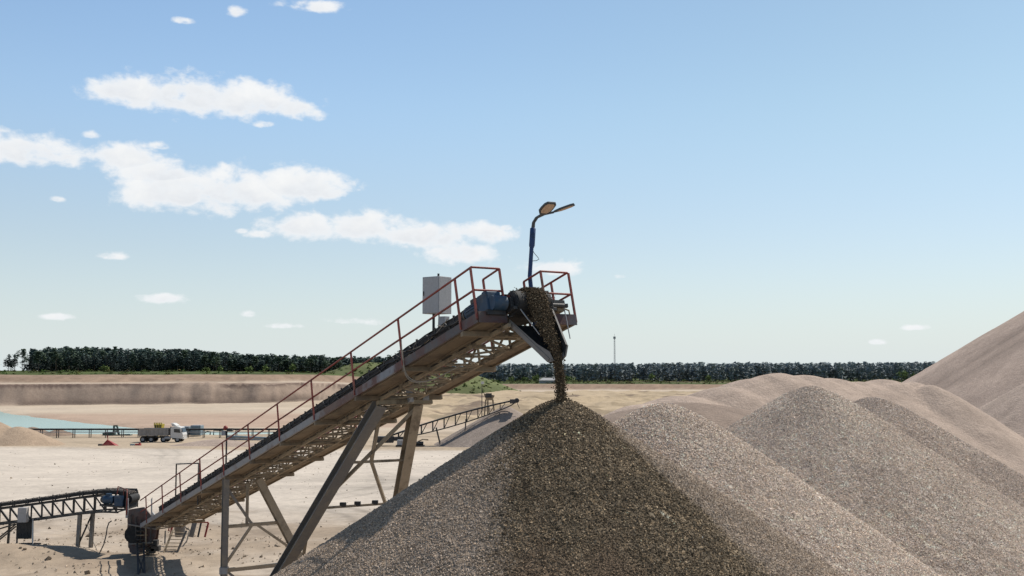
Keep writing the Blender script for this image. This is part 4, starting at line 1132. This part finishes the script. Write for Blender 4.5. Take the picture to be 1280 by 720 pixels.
# small barn in the trees
d = 700; g0 = gnd(686, d); bn_ = thing('grey_barn', g0, 'tiny pale grey barn at the edge of the far wood behind the stream of gravel', 'barn')
MB().box(g0 + UP * 1.0, (6.5, 3, 1.2)).build('wall', M['roof'], bn_)
MB().plate([g0 + Vector((-6.8, -3.4, 2.0)), g0 + Vector((6.8, -3.4, 2.0)), g0 + Vector((6.4, 0, 3.7)), g0 + Vector((-6.4, 0, 3.7))], (0, -.4, 1), .15).plate([g0 + Vector((-6.8, 3.4, 2.0)), g0 + Vector((6.8, 3.4, 2.0)), g0 + Vector((6.4, 0, 3.7)), g0 + Vector((-6.4, 0, 3.7))], (0, .4, 1), .15).build('roof', M['galv'], bn_)

# ================================================================== WOODS
def leaves(cen, size, tone):
    """one small three-cornered leaf clump per point"""
    n = len(cen)
    q = RNG.normal(size=(n, 3, 3)); q /= np.linalg.norm(q, axis=2)[..., None]
    q[..., 2] *= .6
    V = cen[:, None] + q * np.asarray(size)[:, None, None]
    return V.reshape(-1, 3), np.arange(n * 3).reshape(-1, 3), np.repeat(tone, 3, 0)


def crown_points(n, h, w_, base_, kind):
    """points filling a crown, lumpy, thinner at the edge"""
    k = 7 if kind == 'pine' else 9
    lob = RNG.normal(size=(k, 3)) * np.array((.30, .30, .24)); lob[:, 2] += RNG.uniform(-.25, .28, k)
    ch = RNG.integers(0, k, n)
    p = lob[ch] + RNG.normal(size=(n, 3)) * np.array((.20, .20, .13))
    z = np.clip(p[:, 2], -.55, .55) + .5
    taper = (1.15 - .75 * z) if kind == 'pine' else np.sqrt(np.clip(1.2 - (2 * z - .9) ** 2, .15, 1.2))
    return np.c_[p[:, 0] * w_ * taper, p[:, 1] * w_ * taper, base_ + (h - base_) * np.clip(z, 0, 1.04)]


def wood(name, trees, label, nleaf, size, soft=1.):
    Vs, Fs, Ts = [], [], []; k = 0
    for (x, y, z, h, w_, kind, g_) in trees:
        b_ = h * (.16 if kind == 'pine' else .0)
        p = crown_points(nleaf, h, w_, b_, kind) + np.array((x, y, z))
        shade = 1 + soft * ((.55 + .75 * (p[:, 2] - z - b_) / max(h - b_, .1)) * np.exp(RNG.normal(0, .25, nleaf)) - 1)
        V, F_, Tn = leaves(p, RNG.uniform(.7, 1.3, nleaf) * size, np.array(g_)[None] * shade[:, None])
        Vs.append(V); Fs.append(F_ + k); Ts.append(Tn); k += len(V)
        # stem as a thin blade pair
        for dx, dy in ((.16, 0), (0, .16)):
            Vs.append(np.array([(x - dx, y - dy, z - .5), (x + dx, y + dy, z - .5), (x, y, z + h * .8)])); Fs.append(np.array([[k, k + 1, k + 2]])); Ts.append(np.array([(.07, .05, .04)] * 3)); k += 3
    o = np_mesh(name, np.concatenate(Vs), np.concatenate(Fs), M['leafy'], np.concatenate(Ts), loc=trees[0][:3])
    o['kind'] = 'stuff'; o['label'] = label; o['category'] = 'wood'
    return o


DG = [(.052, .074, .066), (.060, .084, .066), (.048, .070, .066), (.066, .092, .060), (.058, .078, .070)]  # leaf greens with a little bluish distance haze mixed in
BG = (.12, .16, .05)


def land_many(P): return land(P[:, 0], P[:, 1])[0]


def scatter(n, x0, x1, d0, d1):
    d_ = RNG.uniform(d0, d1, n); px_ = RNG.uniform(x0, x1, n); P = np.c_[(px_ - 640) / F * d_, d_]
    return P, px_


# left wood
tl = []
P, px_ = scatter(900, 40, 520, 668, 760); z = land_many(P)
for (x, y), q, zz in zip(P, px_, z):
    top = np.interp(q, [8, 40, 90, 150, 250, 300, 380, 470, 520], [441, 438, 437, 438, 441, 446, 447, 449, 452]) + RNG.normal(0, 1.3) + 3.2 * float(fbm(q * .045, 0., 611)) + .6
    h = (HC - (top - HY) / F * y) - zz
    tl.append((x, y, zz, max(h, 8), RNG.uniform(2.6, 4.4), 'pine' if RNG.random() < .7 else 'round', DG[RNG.integers(5)]))
P, px_ = scatter(130, -260, 0, 700, 860); z = land_many(P)
wood('pine_wood', tl, 'dense dark pine wood along the horizon at left', 110, 1.5)
tr_ = []
P, px_ = scatter(1500, 560, 1420, 800, 930); z = land_many(P)
for (x, y), q, zz in zip(P, px_, z):
    top = np.interp(q, [560, 640, 700, 800, 1000, 1160, 1400], [458, 457, 457, 456, 455.5, 455, 454]) + .6 + RNG.normal(0, .9)
    h = (HC - (top - HY) / F * y) - zz
    tr_.append((x, y, zz, max(h, 6), RNG.uniform(2.2, 3.8), 'pine' if RNG.random() < .8 else 'round', tuple(.7 * np.array(DG[RNG.integers(5)]) + np.array((.155, .17, .185)))))  # pale haze painted into the leaf colour of this farther wood
wood('pine_wood', tr_, 'low dark wood stretching along the horizon at right', 80, 1.8, .3)
# scrub on the meadow edge and light bushes at the foot of the woods: nobody could count the scrub
sc_ = []
for (n, x0, x1, d0, d1, hm) in ((260, 0, 420, 440, 520, .9), (120, 0, 420, 560, 660, 1.6), (340, 540, 1180, 660, 780, 1.6)):
    P, px_ = scatter(n, x0, x1, d0, d1); z = land_many(P)
    for (x, y), zz in zip(P, z):
        if y - wall_line(x) < 58: continue
        sc_.append((x, y, zz - .2, RNG.uniform(.5, 1.3) * hm, RNG.uniform(1.2, 2.6), 'round', (.055 + .04 * RNG.random(), .075 + .04 * RNG.random(), .025)))
mk_ = MOUND[RNG.integers(0, len(MOUND), 2600)]; mk_ = mk_[(mk_[:, 2] > land_many(mk_[:, :2]) + .4) & (mk_[:, 1] < 566)][:260]
sc_ += [(x, y, zz - .3, RNG.uniform(.4, .9), RNG.uniform(.7, 1.6), 'round', (.06 + .05 * RNG.random(), .085 + .04 * RNG.random(), .028)) for x, y, zz in mk_]
wood('scrub', sc_, 'low green scrub scattered along the meadow in front of the woods', 34, .5)


def tree_proto(name, kind, h, w_, g_, n, size):
    root = bpy.data.objects.new(name, None); col.objects.link(root); root.location = (0, 0, 0)
    b_ = h * (.24 if kind == 'pine' else .10)
    p = crown_points(n, h, w_, b_, kind)
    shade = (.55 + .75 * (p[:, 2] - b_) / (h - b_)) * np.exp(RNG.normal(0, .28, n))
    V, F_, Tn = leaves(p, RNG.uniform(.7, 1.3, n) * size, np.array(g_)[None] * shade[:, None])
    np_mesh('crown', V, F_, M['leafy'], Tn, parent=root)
    mb = MB().tube([(0, 0, -.4), (.1, 0, h * .4), (0, .1, h * .88)], [.22, .15, .04], 6)
    for k in range(5):
        a = k * 2.4; zz = h * (.4 + .09 * k); mb.tube([(0, 0, zz), (math.cos(a) * w_ * .5, math.sin(a) * w_ * .5, zz + h * .07)], [.06, .02], 4)
    mb.build('trunk', M['bark'], root)
    return root


def copy_tree(root):
    r = root.copy(); col.objects.link(r)
    for ch in list(root.children):
        c_ = ch.copy(); col.objects.link(c_); c_.parent = r
    return r


protos = [tree_proto('pine_tree', 'pine', 17, 4.4 + .5 * k, DG[k], 520, .95) for k in range(4)]
used = [0] * 4
lone = [(12.5, 444, 655, 'lone ragged pine at the extreme left end of the wood'), (20, 443.5, 668, 'second pine from the left end of the wood, beside the lone one')]
row = [(px_, None, 640 + RNG.uniform(0, 26), None) for px_ in np.linspace(30, 425, 58) + RNG.normal(0, 2, 58)]
for q, tpy, d, lab in lone + row:
    k = int(RNG.integers(4)); o = protos[k] if not used[k] else copy_tree(protos[k]); used[k] += 1
    x = (q - 640) / F * d; zz = gz(x, d)
    if tpy is None: tpy = float(np.interp(q, [8, 40, 90, 150, 250, 300, 380, 470], [442, 439, 438, 439, 442, 447, 448, 450]) + RNG.normal(0, 1.6) + 3.2 * float(fbm(q * .045, 0., 611)) + 1)
    h = HC - (tpy - HY) / F * d - zz
    o.location = (x, d, zz); o.scale = (RNG.uniform(.85, 1.25),) * 2 + (h / 17,); o.rotation_euler = (0, 0, RNG.uniform(0, 6))
    tag(o, lab or 'tall dark pine in the front row of the left-hand wood', 'tree', 'pines along the front of the left wood')
bush = tree_proto('leafy_bush', 'round', 4.0, 3.0, BG, 330, .5); ub = 0
for q, d, h, lab in [(131, 628, 5.2, 'pale green bush left of the middle of the left wood, half in shadow'), (277, 620, 4.6, 'round bright green bush at the foot of the left wood'),
                     (258, 624, 4.2, 'dull green bush just left of the round bright one'), (314, 618, 4.4, 'small yellow-green bush close to the conveyor rail, right of the round bright one'), (334, 625, 5.5, 'tall light green bush against the dark wood by the conveyor rail'),
                     (366, 628, 6.0, 'light green tree-like bush left of the grassy mound'),
                     (672, 690, 6.0, 'bright green bush left of the falling gravel'), (655, 700, 4.6, 'smaller green bush left of the bright one by the gravel stream'), (708, 690, 5.4, 'green bush just right of the falling gravel'),
                     (640, 690, 4.5, 'yellow-green bush at the right foot of the grassy mound'), (815, 740, 6.5, 'yellow-green bush right of the radio mast'), (884, 745, 5.5, 'pale green bush above the sand right of the mast'),
                     (1128, 770, 8.5, 'tall light green tree by the left slope of the huge sand heap'), (1141, 776, 7.0, 'shorter light green tree nearest the huge sand heap')]:
    o = bush if not ub else copy_tree(bush); ub += 1
    x = (q - 640) / F * d; o.location = (x, d, gz(x, d)); o.scale = (h / 4 * .8, h / 4 * .8, h / 4); o.rotation_euler = (0, 0, RNG.uniform(0, 6))
    tag(o, lab, 'bush', 'light green bushes at the foot of the woods')

# ================================================================== SKY, SUN, CAMERA
SUN_AZ, SUN_EL = R(46), R(55)      # azimuth clockwise from straight ahead
sc0 = bpy.context.scene
wd = bpy.data.worlds.new('World'); sc0.world = wd; wd.use_nodes = True
nt = wd.node_tree; nt.nodes.clear()
out = N(nt, 'ShaderNodeOutputWorld'); bg = N(nt, 'ShaderNodeBackground'); nt.links.new(bg.outputs[0], out.inputs[0])
sky = N(nt, 'ShaderNodeTexSky', sky_type='NISHITA'); sky.sun_disc = False
sky.sun_elevation = SUN_EL; sky.sun_rotation = SUN_AZ; sky.air_density = 1.0; sky.dust_density = .6; sky.ozone_density = 1.6; sky.altitude = 100
SKYS = .131
co = N(nt, 'ShaderNodeTexCoord').outputs['Generated']
nv = N(nt, 'ShaderNodeVectorMath', operation='NORMALIZE'); nt.links.new(co, nv.inputs[0])
sp = N(nt, 'ShaderNodeSeparateXYZ'); nt.links.new(nv.outputs[0], sp.inputs[0])


def mth(op, a, b_=None, c_=None, clamp=False):
    m_ = N(nt, 'ShaderNodeMath', operation=op); m_.use_clamp = clamp
    for s_, v_ in zip(m_.inputs, (a, b_, c_)):
        if v_ is None: continue
        if hasattr(v_, 'links'): nt.links.new(v_, s_)
        else: s_.default_value = v_
    return m_.outputs[0]


az = mth('ARCTAN2', sp.outputs[0], sp.outputs[1]); el = mth('ARCSINE', sp.outputs[2])


def sm(a, b_, v_):
    n_ = N(nt, 'ShaderNodeMapRange', interpolation_type='SMOOTHSTEP'); n_.inputs[1].default_value = a; n_.inputs[2].default_value = b_
    nt.links.new(v_, n_.inputs[0]); return n_.outputs[0]


# cumulus bank: soft ellipses in azimuth and elevation broken up by noise
def ae(px_, py_):
    return math.atan((px_ - 640) / F), math.atan(-(py_ - HY) / F * math.cos(math.atan((px_ - 640) / F)))


cv3 = N(nt, 'ShaderNodeCombineXYZ'); nt.links.new(az, cv3.inputs[0]); nt.links.new(mth('MULTIPLY', el, 1.5), cv3.inputs[1])
w1 = noise(nt, 24, 5, .58, cv3.outputs[0], .2); w2 = noise(nt, 66, 4, .55, cv3.outputs[0], .15)
wn = mth('ADD', mth('MULTIPLY', mth('SUBTRACT', w1, .5), 1.8), mth('MULTIPLY', mth('SUBTRACT', w2, .5), .95))
CL = [(155, 110, 62, 26, 1), (230, 117, 90, 33, 1), (305, 124, 85, 28, 1), (360, 132, 40, 19, .9), (328, 152, 20, 9, .6),
      (28, 188, 70, 27, 1), (-40, 186, 60, 24, 1), (150, 195, 62, 22, .95), (195, 215, 60, 26, .9), (195, 180, 24, 9, .5), (215, 240, 75, 36, 1), (290, 242, 90, 36, 1), (370, 232, 75, 30, 1), (410, 240, 34, 18, .8),
      (375, 284, 58, 24, 1), (450, 284, 55, 30, 1), (530, 295, 90, 24, 1), (600, 292, 52, 20, .9), (575, 316, 62, 22, .8), (325, 292, 30, 9, .5), (632, 284, 14, 9, .6),
      (690, 335, 50, 15, .75), (205, 374, 36, 10, .85), (66, 248, 14, 7, .45), (312, 393, 18, 7, .4), (135, 320, 34, 9, .42), (75, 396, 26, 7, .45), (288, 6, 20, 12, .55), (385, -2, 60, 12, .6), (220, 18, 22, 8, .45), (104, 166, 18, 8, .4), (775, 346, 22, 7, .4), (440, 402, 50, 9, .4), (350, 408, 40, 7, .35), (1145, 410, 20, 6, .45), (1095, 428, 22, 6, .35), (300, 288, 14, 7, .4)]
den = None; shade = None
for (cx_, cy_, rx, ry, st) in CL:
    a0, e0 = ae(cx_, cy_); rx_, ry_ = rx / F, ry / F
    dx = mth('DIVIDE', mth('SUBTRACT', az, a0), rx_); dy = mth('DIVIDE', mth('SUBTRACT', el, e0), ry_)
    dyl = mth('MULTIPLY', mth('MINIMUM', dy, 0), 1.35); dyu = mth('MAXIMUM', dy, 0); dd = mth('ADD', dyl, dyu)
    q = mth('MULTIPLY', mth('SUBTRACT', 1.0, mth('SQRT', mth('ADD', mth('MULTIPLY', dx, dx), mth('MULTIPLY', dd, dd)))), 1.0)
    q = mth('MINIMUM', q, .68); q = mth('SUBTRACT', q, (1 - st) * .55 + .03)
    if den is None: den = q; shade = dy
    else:
        old = den; den = mth('SMOOTH_MAX', den, q, .12)
        gt = mth('GREATER_THAN', q, old); shade = mth('ADD', mth('MULTIPLY', shade, mth('SUBTRACT', 1, gt)), mth('MULTIPLY', dy, gt))
dn = mth('ADD', den, mth('MULTIPLY', wn, .95))
alpha = sm(-.06, .50, dn)
alpha = mth('MULTIPLY', alpha, .95)
# cloud colour: white tops, faintly grey bases
shn = mth('ADD', mth('MULTIPLY', shade, .35), mth('MULTIPLY', mth('SUBTRACT', w1, .5), 1.6))
thick = sm(.25, .8, dn)
lit = sm(-.50, .55, shn)
gry = mix(nt, lit, (.72, .75, .80), (.97, .97, .96))
cc = mix(nt, thick, (.90, .92, .94), gry)
# horizon haze
haze = mth('POWER', mth('SUBTRACT', 1.0, mth('MAXIMUM', sp.outputs[2], 0), clamp=True), 6.5)
skc = N(nt, 'ShaderNodeVectorMath', operation='SCALE'); nt.links.new(sky.outputs[0], skc.inputs[0]); skc.inputs['Scale'].default_value = SKYS
tint = mix(nt, 1.0, skc.outputs[0], mix(nt, sm(.10, .26, sp.outputs[2]), (.81, .87, .91), mix(nt, sm(-.45, .42, az), (1.03, 1.14, 1.15), (.90, .98, .90))), 'MULTIPLY')
tint = mix(nt, sm(.38, .80, sp.outputs[2]), tint, mix(nt, 1.0, tint, (.52, .52, .54), 'MULTIPLY'))
hz = mix(nt, mth('MULTIPLY', haze, .95), tint, (.715, .785, .80))
fin = mix(nt, alpha, hz, cc)
nt.links.new(fin, bg.inputs[0]); bg.inputs[1].default_value = 1.0

sl = bpy.data.lights.new('Sun', 'SUN'); sl.energy = 5.0; sl.angle = R(.53); sl.color = (1, .945, .86)
so = bpy.data.objects.new('sun', sl); col.objects.link(so)
sd_ = Vector((math.sin(SUN_AZ) * math.cos(SUN_EL), math.cos(SUN_AZ) * math.cos(SUN_EL), math.sin(SUN_EL)))
so.rotation_euler = sd_.to_track_quat('Z', 'Y').to_euler(); so.location = (40, 40, 80)

cam = bpy.data.cameras.new('camera'); cam.sensor_width = 36; cam.lens = 36 * F / 1280; cam.clip_start = .5; cam.clip_end = 20000
cobj = bpy.data.objects.new('camera', cam); col.objects.link(cobj); cobj.location = (0, 0, HC)
cobj.rotation_euler = (R(90) + math.atan((HY - 360) / F), 0, 0)
sc0.camera = cobj
sc0.view_settings.view_transform = 'Standard'; sc0.view_settings.look = 'None'; sc0.view_settings.exposure = 0
sc0.render.engine = 'CYCLES'
